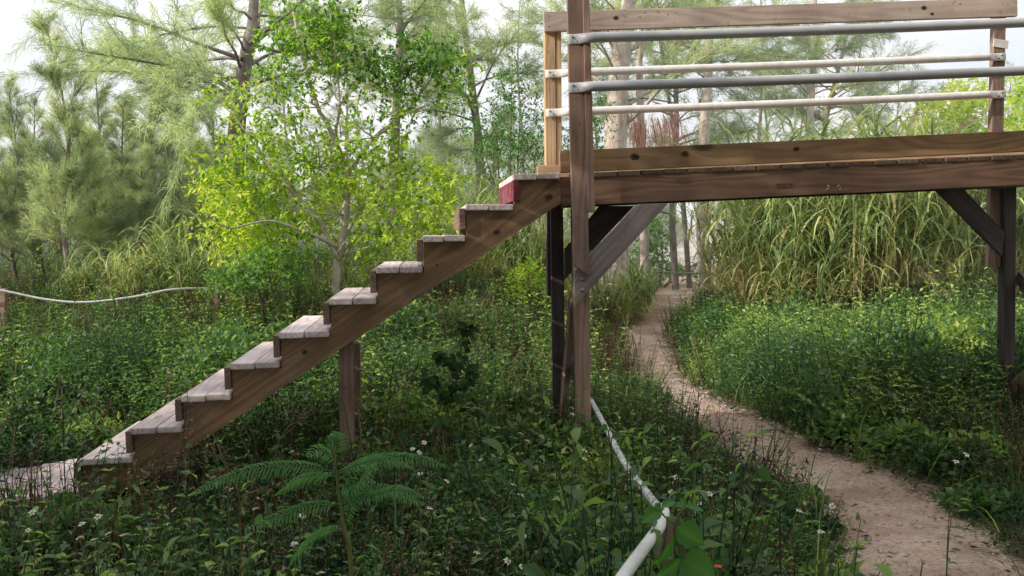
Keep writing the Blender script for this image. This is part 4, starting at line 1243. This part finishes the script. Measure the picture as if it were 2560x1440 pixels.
def scatter(mb, tpls, pts, scl, zs, tshift, tilt=.12, field=None):
    n = len(pts)
    ti = rng.integers(0, len(tpls), n)
    if field is not None:
        ti = np.where(rng.random(n) < .75, np.floor((field * .75 + .5 + rng.normal(0, .07, n)) * len(tpls)).astype(int) % len(tpls), ti)
    th = rng.uniform(0, 2 * PI, n)
    tx, ty = rng.normal(0, tilt, n), rng.normal(0, tilt, n)
    for k, (v, t, c) in enumerate(tpls):
        I = np.where(ti == k)[0]
        if not len(I): continue
        cs, sn = np.cos(th[I])[:, None], np.sin(th[I])[:, None]
        x = (v[None, :, 0] * cs - v[None, :, 1] * sn) * scl[I, None]; y = (v[None, :, 0] * sn + v[None, :, 1] * cs) * scl[I, None]
        z = v[None, :, 2] * (scl * zs)[I, None]
        x = x + z * tx[I, None]; y = y + z * ty[I, None]
        o = np.stack([x + pts[I, 0:1], y + pts[I, 1:2], z + pts[I, 2:3]], 2)
        cc = np.clip(c[None, :] + tshift[I, None], 0, 1)
        mb.add(o.reshape(-1, 3), (t[None] + (np.arange(len(I)) * len(v))[:, None, None]).reshape(-1, 3), cc.ravel())


def fbm(x, y, s=0):
    return (np.sin(x * 1.7 + s) * np.sin(y * 1.3 + 2 * s) + .6 * np.sin(x * 3.9 + 1.3 * s + y * 1.1) * np.sin(y * 3.1 - s) + .4 * np.sin(x * 8.3 - y * 2.7 + s) * np.sin(y * 7.1 + s)) / 2.0


def stair_clear(x, y):
    """height free above the soil under and around the carpentry (large where nothing is in the way)"""
    p = np.stack([x, y, 0 * x], 1)
    u, v = p @ U3, p @ D3
    out = np.full(len(x), 9.0)
    inside = (v > 5.05) & (v < 6.3) & (u > UU[9] - 0.95) & (u < 0.3)
    zline = np.interp(u, [UU[9] - 1, UU[9] - .02, UU[9], UU[0], .4], [ZZ[9] - .3, ZZ[9] - .28, ZZ[9] - .35, ZZ[0] - .45, 2.0])
    out[inside] = (zline - ground_z(x, y))[inside]
    return out


def sample(n, y0, y1, pw=1.0, margin=.5):
    y = y0 + (y1 - y0) * rng.random(n) ** pw
    x = rng.uniform(-1, 1, n) * (0.62 * y + margin)
    return x, y


gc = MB()
# low rounded weedy mounds: leaves over and inside a lumpy canopy surface
nm = 1500
mx, my = sample(nm, 2.6, 12.6, .8)
mr = rng.uniform(.16, .42, nm); mh = rng.uniform(.16, .5, nm) * (.8 + .5 * fbm(mx, my, 1.0))
ok = path_d(mx, my) > mr * .9 + .04
# the bank of bushes on the far side of the path, and clumps on its near side
bx = np.concatenate([rng.uniform(1.9, 4.6, 70), rng.uniform(.5, 1.5, 26), rng.uniform(-5, -.6, 40)]); by = np.concatenate([rng.uniform(6.3, 10.2, 70), rng.uniform(4.2, 9.0, 26), rng.uniform(6.6, 9.6, 40)])
br2 = rng.uniform(.3, .55, len(bx)); bh = rng.uniform(.4, .72, len(bx))
ok2 = path_d(bx, by) > br2 * .95
mx = np.concatenate([mx[ok], bx[ok2]]); my = np.concatenate([my[ok], by[ok2]]); mr = np.concatenate([mr[ok], br2[ok2]]); mh = np.concatenate([mh[ok], bh[ok2]])
po = np.argsort(PC[:, 1]); pxm = np.interp(my, PC[po, 1], PC[po, 0])
gap = path_d(mx, my) - mr
mh = np.where(mx < pxm, np.minimum(mh, .06 + .42 * np.maximum(gap, 0)), mh)
mh = np.where((mx < -1.6) & (my > 7.6), np.minimum(mh, .26), mh)
um_, vm_ = mx * U3[0] + my * U3[1], mx * D3[0] + my * D3[1]
mh = np.where((um_ < UU[8] + .2) & (um_ > UU[9] - 1.2) & (vm_ > 4.0) & (vm_ < 5.25), np.minimum(mh, .14), mh)
dryz = np.exp(-(((mx + .2) / 1.5) ** 2 + ((my - 9.4) / 1.4) ** 2)) + .7 * (mx < -1.0) * (my > 8.8)
mh = np.where(rng.random(len(mx)) < dryz * .8, 0, mh)
mh = np.where((mx > 2.4) & (my < 6.7) & (my > 4.8), np.minimum(mh, .22), mh)
mh = np.where(my < 3.4, mh * .7, mh) * np.where((my < 5.3) & (mx > 1.8), .4, 1.0)
mh = np.minimum(mh, stair_clear(mx, my) - .1 - mr * .5)
ok = mh > .06; mx, my, mr, mh = mx[ok], my[ok], mr[ok], mh[ok]
mspec = fbm(mx * 1.3, my * 1.3, 2.2)
cntm = (mr ** 2 * PI * 1150 * (1 + mh * 1.6) * np.clip(7.5 / my, .8, 1.5)).astype(int)
I = np.repeat(np.arange(len(mx)), cntm); n = len(I)
ph = rng.uniform(0, 2 * PI, n); rad_ = np.sqrt(rng.random(n)); lump = 1 + .22 * np.sin(3 * ph + mx[I] * 9) + .12 * np.sin(7 * ph + my[I] * 13)
q = rad_ * lump
hgt = mh[I] * np.sqrt(np.clip(1 - (rad_ * .97) ** 2, 0, 1)) * (1 - .5 * rng.random(n) ** 2.2) * (1 + .12 * rng.normal(size=n))
X_ = mx[I] + np.cos(ph) * q * mr[I]; Y_ = my[I] + np.sin(ph) * q * mr[I]
Bm = np.stack([X_, Y_, ground_z(X_, Y_) + hgt], 1)
out_ = np.stack([np.cos(ph) * rad_, np.sin(ph) * rad_, 1.1 - rad_], 1)
Dm = out_ * .6 + rng.normal(0, .6, (n, 3)) + np.array([0, 0, .1])
Nm = out_ * .7 + rng.normal(0, .4, (n, 3)) + np.array([0, 0, .5])
Lm = rng.uniform(.6, 1.3, n) * np.where(mspec[I] > .22, .06, np.where(mspec[I] < -.18, .028, .043))
tm = .36 + .22 * mspec[I] + .2 * np.exp(-(((X_ - .3) / .5) ** 2 + ((Y_ - 4.4) / 1.1) ** 2)) + rng.normal(0, .11, n) + .12 * (hgt / np.maximum(mh[I], .05) - .6) + (.14 * rng.normal(size=len(mx)))[I]  # species and random tint, plus one sun patch put into it
tm += .36 * np.exp(-(((X_ - 3.2) / 1.9) ** 2 + ((Y_ - 8.9) / .8) ** 2)) - .03 * (1 - sst(4.6, 6.4, Y_)) + .05 * (X_ < 0) * sst(7, 9, Y_)  # sunlit zones painted lighter, shaded foreground darker
keepm = path_d(X_, Y_) > .0
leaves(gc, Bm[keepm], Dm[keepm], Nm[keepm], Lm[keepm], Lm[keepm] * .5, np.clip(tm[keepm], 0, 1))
# near field with fine leaves
for (cnt, y0, y1, T) in ((1000, 1.55, 3.6, WTN), (3000, 3.2, 12.5, WT)):
    x, y = sample(cnt, y0, y1, .8)
    pdv = path_d(x, y)
    f = fbm(x, y, 1.0)
    bareR = np.exp(-(((x - 2.75) / 0.8) ** 2 + ((y - 5.5) / 0.4) ** 2))
    right = x > np.interp(y, PC[::1, 1][np.argsort(PC[:, 1])], PC[np.argsort(PC[:, 1]), 0])
    keep = (pdv > 0.02 + .06 * f) & (rng.random(cnt) > bareR) & ~((y > 10.8) & (np.abs(x) > 1.2) & (rng.random(cnt) < .3))
    keep &= rng.random(cnt) < 1.05 - .55 * sst(7.8, 10.5, y) * (x < 1.2)
    sc = rng.uniform(.55, 1.25, cnt) * (1 + .55 * f)
    keep &= rng.random(cnt) < np.where(fbm(x, y, 5.0) < -.28, .35, 1.0)
    sc *= np.clip(.3 + pdv * 1.0, .3, 1.0) * np.where(right & (y < 5.2), .55, 1.0) * np.where(right & (y > 6), 1.15, 1.0)
    clr = stair_clear(x, y)
    keep &= clr > .12
    uu_, vv_ = x * U3[0] + y * U3[1], x * D3[0] + y * D3[1]
    sc *= np.where((uu_ < UU[8]) & (uu_ > UU[9] - 1.1) & (vv_ > 4.2) & (vv_ < 5.2), .55, 1.0)
    sc = np.minimum(sc, clr / .5)
    sc *= np.where(y < 2.2, .8, 1.0)
    pts = np.stack([x, y, ground_z(x, y) - .02], 1)[keep]
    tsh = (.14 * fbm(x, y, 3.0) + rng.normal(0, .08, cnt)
           + .38 * np.exp(-(((x - 3.2) / 1.9) ** 2 + ((y - 8.8 - .2 * (x - 3)) / .75) ** 2)) + .2 * np.exp(-(((x - 1.0) / .7) ** 2 + ((y - 8.5) / 1.6) ** 2))  # sunlit zones put into the leaf tint
           + .03 * sst(6.5, 8.5, y) * (x < 0) - .06 * (1 - sst(4.6, 6.4, y)))[keep]  # faint sun on the left, foreground shade painted darker
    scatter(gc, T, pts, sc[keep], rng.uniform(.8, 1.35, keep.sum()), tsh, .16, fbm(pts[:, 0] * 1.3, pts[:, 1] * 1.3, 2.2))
# taller bushy weeds in clumps
WB = [weed(690 + i, .66, 10, 13, .058, .42, spread=.26, wr=.52) for i in range(3)] + [weed(695, .78, 7, 12, .08, .48, spread=.22, wr=.42)]
cx, cy = sample(26, 2.6, 11.5, .8)
x = np.repeat(cx, 5) + rng.normal(0, .32, 130); y = np.repeat(cy, 5) + rng.normal(0, .28, 130)
ex = np.array([.62, .72, .8, .5, 1.05, 1.1, 1.3, .95, 1.2, 2.3, 2.5, 2.2, 2.9, 3.3, 2.6, 3.6, -.4, .1, -1.6, -2.6, -3.4, 1.15, 1.3]); ey = np.array([4.3, 3.7, 3.2, 4.6, 5.0, 4.4, 4.0, 5.6, 6.6, 7.6, 8.4, 9.4, 7.2, 7.8, 6.8, 9.0, 7.4, 8.4, 7.5, 7.0, 8.2, 7.6, 8.6])
x = np.concatenate([x, np.repeat(ex, 4) + rng.normal(0, .26, 92)]); y = np.concatenate([y, np.repeat(ey, 4) + rng.normal(0, .22, 92)])
clr = stair_clear(x, y)
sc = rng.uniform(.55, 1.05, len(x)); sc = np.minimum(sc, clr / .85)
sc = np.where(y < 3.4, sc * .6, sc)
pdw = path_d(x, y)
sc = np.where((x < 1.9) & (y < 9.5), sc * np.clip(.35 + pdw * .9, .35, 1), sc * np.clip(.5 + pdw, .5, 1))
keep = (pdw > .12) & (clr > .2) & ~((y < 5.6) & (x > 1.7))
pts = np.stack([x, y, ground_z(x, y) - .02], 1)[keep]
tsh = (.1 * rng.normal(0, 1, len(x)) + .32 * np.exp(-(((x - 3.2) / 1.9) ** 2 + ((y - 8.8) / .75) ** 2)) + .02 * (y > 7) - .08 * (y < 8) * (x > 1.8) - .13 * (y < 5.6))[keep]  # sun streak on the right and shade around it put into the tint
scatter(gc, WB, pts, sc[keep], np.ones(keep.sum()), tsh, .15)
# weeds grown over the fallen-back end of the pipe
n = 30
q = rng.random(n)[:, None]
pts = at(1575, 1210, 2.95) * (1 - q) + at(1640, 1280, 2.62) * q + rng.normal(0, .05, (n, 3)); pts[:, 1] -= .12; pts[:, 2] = ground_z(pts[:, 0], pts[:, 1])
scatter(gc, WTN, pts, rng.uniform(1.2, 1.5, n), np.full(n, 1.5), rng.normal(-.14, .08, n), .1)
# beyond: lower cover to the foot of the trees
x, y = sample(2600, 12, 24, 1.0, 1.0)
keep = path_d(x, y) > .05
keep &= rng.random(2600) < .75
pts = np.stack([x, y, ground_z(x, y) - .02], 1)[keep]
scatter(gc, WT[:7], pts, rng.uniform(.7, 1.3, keep.sum()), np.ones(keep.sum()), rng.normal(.05, .08, keep.sum()))
# grass blades among the weeds
n = 2600
x, y = sample(n, 1.8, 12.5, .9)
keep = (path_d(x, y) > .03) & (stair_clear(x, y) > .35)
x, y = x[keep], y[keep]; n = len(x)
blades(gc, np.stack([x, y, ground_z(x, y)], 1), rng.uniform(0, 2 * PI, n), rng.uniform(.2, .55, n), rng.uniform(.004, .009, n), rng.uniform(.05, .5, n), rng.uniform(.3, 1.6, n), np.clip(rng.normal(.55, .2, n), 0, 1), 4)
tag(gc.build('ground_cover', M['weed']), 'dense low green weeds covering the ground around the stairs and path', 'weeds', kind='stuff')
# brown dry weeds
dc = MB()
x, y = sample(5600, 2.2, 12.5, .7)
dens = .22 + .3 * (y < 6) + .95 * np.exp(-(((x + .2) / 1.5) ** 2 + ((y - 9.4) / 1.5) ** 2)) + .3 * (fbm(x, y, 7.0) > .2) + .4 * np.exp(-(((x + 3.6) / 1.8) ** 2 + ((y - 9.6) / .9) ** 2))
keep = (rng.random(5600) < dens) & (path_d(x, y) > np.where(y < 8, .45, .1)) & (stair_clear(x, y) > .5)
pts = np.stack([x, y, ground_z(x, y) - .02], 1)[keep]
scatter(dc, WD, pts, rng.uniform(.6, 1.25, keep.sum()), np.ones(keep.sum()), rng.normal(0, .2, keep.sum()), .25)
tag(dc.build('dry_undergrowth', M['dry']), 'tangled brown dead stalks mixed among the green weeds', 'dry weeds', kind='stuff')

# ------------------------------------------------------------------ flowering weeds, individual
def petal_mesh(seed):
    r_ = np.random.default_rng(seed); mb = MB()
    a2 = np.arange(6) * PI / 3 + r_.normal(0, .12, 6)
    d = np.stack([np.cos(a2), np.sin(a2), r_.uniform(-.15, .25, 6)], 1)
    leaves(mb, d * .004, d, np.tile([0, 0, 1.], (6, 1)), r_.uniform(.011, .015, 6), .0105, r_.random(6), LEAF_F)
    return mb.mesh('petals', M['petal'])


def disc_mesh():
    mb = MB(); tube(mb, [(0, 0, -.004), (0, 0, .001), (0, 0, .005)], [.003, .0058, .0035], 8); return mb.mesh('disc', M['disc'], True)


PM = [petal_mesh(i) for i in range(3)]; DM = disc_mesh()


def flower_weed(seed):
    r_ = np.random.default_rng(seed)
    o = empty('daisy_weed', (0, 0, 0), 'slender weed with small white daisy flowers standing above the undergrowth', 'wildflower', 'white daisy weeds')
    mb, ml = MB(), MB()
    h = .52
    heads = []
    for s in range(2):
        t = np.array([r_.normal(0, .06), r_.normal(0, .06), h * r_.uniform(.8, 1.08)])
        p = smooth_path([(0, 0, 0), (t[0] * .2, t[1] * .2, h * .5), t], 4)
        tube(mb, p, np.linspace(.003, .0012, len(p)), 4, .5)
        heads.append(t)
        nl = 7; q = np.linspace(.15, .75, nl); a2 = r_.uniform(0, 6.28, nl)
        leaves(ml, t * q[:, None], np.stack([np.cos(a2), np.sin(a2), r_.normal(.2, .2, nl)], 1), np.tile([0, 0, 1.], (nl, 1)), r_.uniform(.035, .06, nl), .02, r_.uniform(.35, .7, nl), LEAF_F)
    mb.build('stem', M['stem'], o); ml.build('leaves', M['weed'], o)
    for t in heads:
        f = link('flower', PM[r_.integers(0, 3)], o); f.location = t; f.rotation_euler = (r_.normal(0, .35), r_.normal(0, .35), r_.uniform(0, 6))
        f.scale = (.85,) * 3
        link('disc', DM, f)
    return o


protos = [flower_weed(700 + i) for i in range(3)]
FL = [(170, 1275), (80, 1290), (230, 1290), (160, 1060), (35, 1015), (245, 1000), (95, 1345), (330, 1340), (420, 1235), (590, 1180), (575, 1230), (260, 1350), (420, 1390), (730, 1280), (735, 1370), (690, 1250),
      (1030, 1110), (1045, 1120), (1080, 1150), (1175, 1120), (1265, 1235), (1290, 1300), (1300, 1330), (1210, 1305), (1240, 1175), (1290, 1100), (1370, 1020), (1330, 1010), (1405, 1030), (1275, 1115),
      (1460, 1010), (1430, 1140), (1560, 1195), (1555, 1215), (1690, 1200), (1725, 1240), (1940, 1150), (1815, 1175), (2055, 1225), (1580, 1355), (1500, 1380), (1270, 1395), (1150, 1230), (1120, 1210),
      (1510, 745 + 200), (1900, 830), (2020, 800), (2270, 780), (2250, 790), (2180, 840), (2380, 790), (2420, 800), (2100, 815), (1960, 870), (2480, 760), (2330, 830), (2150, 880), (1745, 905), (1800, 1000),
      (2370, 1140), (2380, 1190), (2050, 1250), (60, 980), (120, 1120), (280, 960), (170, 960), (330, 985), (400, 930), (90, 900), (220, 880), (20, 900), (620, 930), (240, 815), (30, 850), (480, 860)]
FL = [q for k, q in enumerate(FL) if q[1] < 1040 or k % 3]
for i, (px, py) in enumerate(FL):
    # find the distance at which a 0.5 m stalk on the soil puts its flower at this place
    best = None
    for Y in np.arange(1.9, 14, .05):
        p = at(px, py, Y); g = float(ground_z(p[0], p[1]))
        if p[2] - g < .58: best = (p, g); break
    if best is None: continue
    p, g = best
    u, v_ = p @ U3, p @ D3
    if 4.95 < v_ < 6.4 and u < .2: continue
    o = protos[i] if i < 3 else copy_tree(protos[i % 3])
    o.location = (p[0], p[1], g); o.rotation_euler = (0, 0, random.uniform(0, 6.28)); s = max(.6, (p[2] - g) / .54)
    o.scale = (s, s, s)

# two small red blossoms
for px, py, Y, lab in [(1795, 1418, 2.1, 'tiny red blossom low in the weeds at the bottom edge'), (1104, 1012, 4.3, 'tiny red blossom behind the weeds under the stairs')]:
    p = at(px, py, Y); g = float(ground_z(p[0], p[1]))
    o = empty('red_flower', (p[0], p[1], g), lab, 'wildflower')
    mb = MB(); tube(mb, [(0, 0, 0), (.01, 0, (p[2] - g) * .5), (0, 0, p[2] - g)], .002, 4); mb.build('stem', M['stem'], o)
    mb = MB(); a2 = np.arange(5) * 2 * PI / 5
    leaves(mb, np.tile([0, 0, p[2] - g], (5, 1)), np.stack([np.cos(a2), np.sin(a2), .4 + 0 * a2], 1), np.tile([0, 0, 1.], (5, 1)), .012, .011, .5, LEAF_F); mb.build('petals', M['red'], o)

# ------------------------------------------------------------------ feathery seedling in front
YF = 2.35
fb = at(885, 1475, YF); fb[2] = float(ground_z(fb[0], YF))
o = empty('feathery_seedling', fb, 'bright green seedling with long feathery compound fronds at the bottom of the photo', 'seedling')
mb = MB()
tube(mb, smooth_path([fb, at(878, 1430, YF), at(862, 1330, YF), at(848, 1240, YF), at(838, 1165, YF), at(832, 1105, YF)], 5) - fb, np.linspace(.008, .0025, 26), 8, .6)
mb.build('stem', M['stem'], o, True)
FR = [[(840, 1180), (760, 1165), (650, 1170), (540, 1205), (480, 1235)], [(842, 1180), (930, 1150), (1030, 1145), (1110, 1165)], [(845, 1185), (900, 1165), (960, 1150), (1020, 1165)],
      [(850, 1230), (930, 1215), (1010, 1240), (1065, 1260)], [(850, 1260), (780, 1265), (700, 1290), (615, 1325)], [(846, 1200), (870, 1190), (880, 1230), (870, 1300)],
      [(842, 1190), (790, 1190), (740, 1200), (690, 1235)], [(852, 1240), (920, 1240), (990, 1225), (1050, 1240)], [(838, 1150), (800, 1125), (770, 1140)], [(836, 1140), (840, 1100), (835, 1080)],
      [(862, 1320), (800, 1330), (750, 1370), (720, 1420)], [(848, 1210), (890, 1220), (925, 1170), (905, 1165)]]
for i, fp in enumerate(FR):
    n = len(fp)
    pts = smooth_path([at(px, py, YF + (((i * 37) % 7) - 3) * .05 * j / (n - 1)) for j, (px, py) in enumerate(fp)], 8) - fb
    mb = MB(); tube(mb, pts, np.linspace(.0022, .0008, len(pts)), 4, .5, cap=False)
    seglen = np.concatenate([[0], np.cumsum(np.linalg.norm(np.diff(pts, axis=0), axis=1))])
    m2 = max(10, int(seglen[-1] / .0105))
    q = np.linspace(.1, .995, m2) * seglen[-1]
    B = np.stack([np.interp(q, seglen, pts[:, k]) for k in range(3)], 1)
    T = nrm(np.gradient(B, axis=0))
    sd = nrm(np.cross(T, np.array([0, -.55, 1.0])))
    ln = .034 * np.sin(np.clip(q / seglen[-1] * 2.6 + .5, 0, PI)) + .006
    for sg in (1, -1):
        leaves(mb, B, T * .55 + sd * sg + rng.normal(0, .05, (m2, 3)) + [0, 0, -.12], np.cross(sd, T) + rng.normal(0, .12, (m2, 3)), ln, .0065, np.clip(.45 + rng.normal(0, .1, m2), 0, 1), LEAF_F)
    mb.build('frond', M['fern'], o)

# broad-leaved plant beside the bent pipe
YB = 1.95
bb = at(1730, 1500, YB); bb[2] = float(ground_z(bb[0], YB))
o = empty('broad_leaved_plant', bb, 'big-leaved green plant beside the bent white pipe at the bottom', 'plant')
mb = MB()
tube(mb, smooth_path([bb, at(1712, 1440, YB), at(1700, 1380, YB), at(1688, 1312, YB), at(1712, 1270, YB)], 5) - bb, np.linspace(.006, .0025, 21), 6, .3)
tube(mb, smooth_path([at(1688, 1312, YB), at(1662, 1292, YB), at(1650, 1275, YB)], 3) - bb, .002, 5, .3)
mb.build('stem', M['stem'], o, True)
for (p0, p1, wd, face, dy) in [((1690, 1318), (1762, 1360), .062, (0.3, -1, .4), -.03), ((1700, 1400), (1640, 1450), .035, (0.7, -1, .2), -.05), ((1702, 1398), (1790, 1450), .085, (0, -1, .3), -.06),
                               ((1686, 1340), (1640, 1430), .032, (1, -.8, .1), -.02), ((1655, 1276), (1600, 1306), .034, (.2, -.7, 1), -.02), ((1712, 1268), (1765, 1272), .03, (0, -.4, 1), .02),
                               ((1655, 1270), (1690, 1248), .025, (0, -.4, 1), .03), ((1714, 1262), (1700, 1245), .022, (0, -.5, 1), .0), ((1650, 1272), (1638, 1258), .02, (0, -.6, 1), .0), ((1716, 1266), (1770, 1290), .02, (0, -.3, 1), .03), ((1712, 1270), (1690, 1262), .03, (0, -.4, 1), -.02)]:
    a0, b0 = at(*p0, YB), at(*p1, YB + dy)
    mb = MB(); d = b0 - a0; L_ = np.linalg.norm(d)
    nr = nrm(np.array(face, float)); sd = nrm(np.cross(nr, d)); nr = nrm(np.cross(d, sd))
    ss = np.linspace(0, 1, 10); wv = np.array([.05, .5, .85, 1, .98, .88, .72, .5, .25, .0]) * wd * .5
    ctrl = a0 - bb + d * ss[:, None] - nr * (ss[:, None] ** 2 * .12 * L_)
    rows = np.stack([ctrl - sd * wv[:, None] + nr * wv[:, None] * .3, ctrl - sd * wv[:, None] * .5 + nr * wv[:, None] * .12, ctrl, ctrl + sd * wv[:, None] * .5 + nr * wv[:, None] * .12, ctrl + sd * wv[:, None] + nr * wv[:, None] * .3], 1)
    ii = np.arange(50).reshape(10, 5)
    a_, b_, c2, d2 = ii[:-1, :-1].ravel(), ii[:-1, 1:].ravel(), ii[1:, 1:].ravel(), ii[1:, :-1].ravel()
    tt = np.tile([.45, .5, .75, .5, .45], 10)
    mb.add(rows.reshape(-1, 3), np.concatenate([np.stack([a_, b_, c2], 1), np.stack([a_, c2, d2], 1)]), tt)
    mb.build('leaf', M['broad'], o, True)

# dark climbing plant under the stairs
YV = 4.3
vb = at(1110, 1080, YV); vb[2] = float(ground_z(vb[0], YV))
o = empty('dark_climber', vb, 'dark shaded climber with heart-shaped leaves standing alone right of the stair post', 'plant')
mb, ml = MB(), MB()
for pth in ([(1112, 1080), (1118, 1000), (1140, 920), (1158, 850), (1165, 812)], [(1118, 1000), (1160, 950), (1190, 910)], [(1116, 1000), (1085, 970), (1068, 940)], [(1140, 920), (1115, 900), (1105, 880)]):
    pts = smooth_path([at(px, py, YV) for px, py in pth], 6) - vb
    tube(mb, pts, np.linspace(.004, .0015, len(pts)), 5, .2, cap=False)
    m2 = int(len(pts) * 2.2); k = rng.integers(2, len(pts), m2)
    d = np.stack([rng.normal(0, 1, m2), rng.normal(-.3, .5, m2), rng.normal(-.5, .5, m2)], 1)
    leaves(ml, pts[k] + rng.normal(0, .012, (m2, 3)), d, np.tile([0.1, -.7, .6], (m2, 1)) + rng.normal(0, .35, (m2, 3)), rng.uniform(.035, .065, m2), rng.uniform(.024, .042, m2), rng.random(m2), LEAF_F)
mb.build('stem', M['stem'], o); ml.build('leaves', M['vine'], o)

# ------------------------------------------------------------------ withered stalks
def dry_weed(pts_px, Y, label, seed, leafy_=8, group=None, mat='dark_dry', r=.004):
    r_ = np.random.default_rng(seed)
    b = at(*pts_px[0], Y); b[2] = float(ground_z(b[0], Y))
    o = empty('withered_weed', b, label, 'dead weed', group)
    mb, ml = MB(), MB()
    main = smooth_path([b] + [at(px, py, Y) for px, py in pts_px[1:]], 6) - b
    tube(mb, main, np.linspace(r, .0014, len(main)), 5, .4)
    tips = [main[-1]]
    for q in range(9):
        k = r_.integers(len(main) // 3, len(main)); p = main[k]
        e = p + np.array([r_.normal(0, .09), r_.normal(0, .06), r_.uniform(.02, .14)])
        tube(mb, [p, (p + e) / 2 + r_.normal(0, .01, 3), e], [.0018, .0015, .001], 3, .5, cap=False); tips.append(e)
    tips = np.array(tips); m2 = leafy_ * 4
    k = r_.integers(0, len(tips), m2)
    leaves(ml, tips[k] + r_.normal(0, .012, (m2, 3)), r_.normal(0, 1, (m2, 3)) + [0, 0, -.7], r_.normal(0, 1, (m2, 3)), r_.uniform(.012, .035, m2), r_.uniform(.006, .014, m2), r_.random(m2))
    mb.build('stem', M[mat], o); ml.build('withered_leaves', M[mat], o)


dry_weed([(165, 1260), (160, 1150), (158, 1050), (150, 960)], 4.6, 'black withered weed standing in front of the low landing', 1, 12)
dry_weed([(190, 1250), (185, 1190), (205, 1130), (225, 1090)], 4.65, 'curled dark weed leaning right in front of the lowest step', 2, 10)
dry_weed([(60, 1260), (50, 1210), (70, 1170), (45, 1150)], 4.5, 'bushy dark withered weed over the left corner of the landing', 3, 14)
dry_weed([(425, 1330), (440, 1200), (455, 1120), (470, 1000)], 4.2, 'tall thin dead stalk crossing the lower stringer', 4, 5)
dry_weed([(575, 1330), (570, 1250), (580, 1200), (565, 1160)], 3.2, 'grey dead stalk below the middle of the stringer', 5, 5, mat='dry')
dry_weed([(590, 1400), (600, 1300), (592, 1220)], 2.9, 'brown dead stalk left of the feathery seedling', 6, 4, mat='dry')
dry_weed([(905, 1180), (900, 1080), (893, 1000), (885, 930)], 5.0, 'pale dead stem curving up beside the stair support post', 7, 2, mat='dry', r=.007)
dry_weed([(640, 1150), (700, 1100), (760, 1050), (790, 1030)], 4.6, 'dead twig slanting under the stringer left of the support post', 8, 4, mat='dry')
dry_weed([(960, 1120), (975, 1060), (1010, 1000), (1040, 960)], 4.8, 'thin dead twig leaning right of the stair support post', 9, 3, mat='dry')
dry_weed([(420, 1290), (425, 1230), (410, 1180)], 3.6, 'dark dead sprig below the lowest steps', 10, 6)
dry_weed([(1830, 1330), (1835, 1270), (1850, 1220)], 2.7, 'dark dry seed-head weed left of the path in front', 11, 9)
dry_weed([(1960, 1340), (1950, 1270), (1975, 1215)], 2.9, 'bushy dry weed at the left edge of the path', 12, 9)
dry_weed([(1745, 1260), (1742, 1180), (1735, 1120)], 3.4, 'dark dead stalk between the pipe and the path', 13, 6)

# ------------------------------------------------------------------ trees outside the frame that shade the foreground
SG = 'casuarinas left of and behind the viewpoint'
tb, fo = casuarina([(0, 0, -.1), (.1, .1, 2.5), (0, .2, 5), (.2, 0, 8)], 0.10, 0.36, 2.7, 64, 110, 777, (-5, 45), 12, 0.35, (.2, .45), 0.022)
shade = (tb.mesh('casuarina_trunk', M['bark'], True), fo.mesh('casuarina_crown', M['needle']))
for x, y, sc in [(-9, -1.2, .9), (-11, 0.2, .9), (-8.5, -3.0, .9), (-12.5, -2.4, 1.0), (-13.5, -5, 1.1), (-3.6, -.6, .95), (3.9, .3, 1.0), (.3, -3.0, 1.0), (-5.5, 1.6, .85), (6.2, 2.6, .9), (-1.8, -5.5, 1.1), (4.5, -4.0, 1.1)]:
    plant_tree(shade, (x, y, float(ground_z(x, y))), sc, random.uniform(0, 6), 'casuarina standing outside the photo shading the foreground', SG)

# thin morning haze among the trees
if HAZE:
    bpy.context.view_layer.update()
    bm = bmesh.new(); bmesh.ops.create_cube(bm, size=1.0)
    me = bpy.data.meshes.new('haze'); bm.to_mesh(me); bm.free()
    m, nt, out = new_mat('haze_air')
    vs = N(nt, 'ShaderNodeVolumeScatter', i_Density=HAZE, i_Anisotropy=0.3); vs.inputs['Color'].default_value = (.95, 1, .97, 1)
    nt.links.new(vs.outputs[0], out.inputs['Volume']); me.materials.append(m)
    hz = link('haze', me); hz.location = (0, 32, 6); hz.scale = (80, 42, 14)
    tag(hz, 'thin bright haze hanging among the background trees', 'haze', kind='stuff')
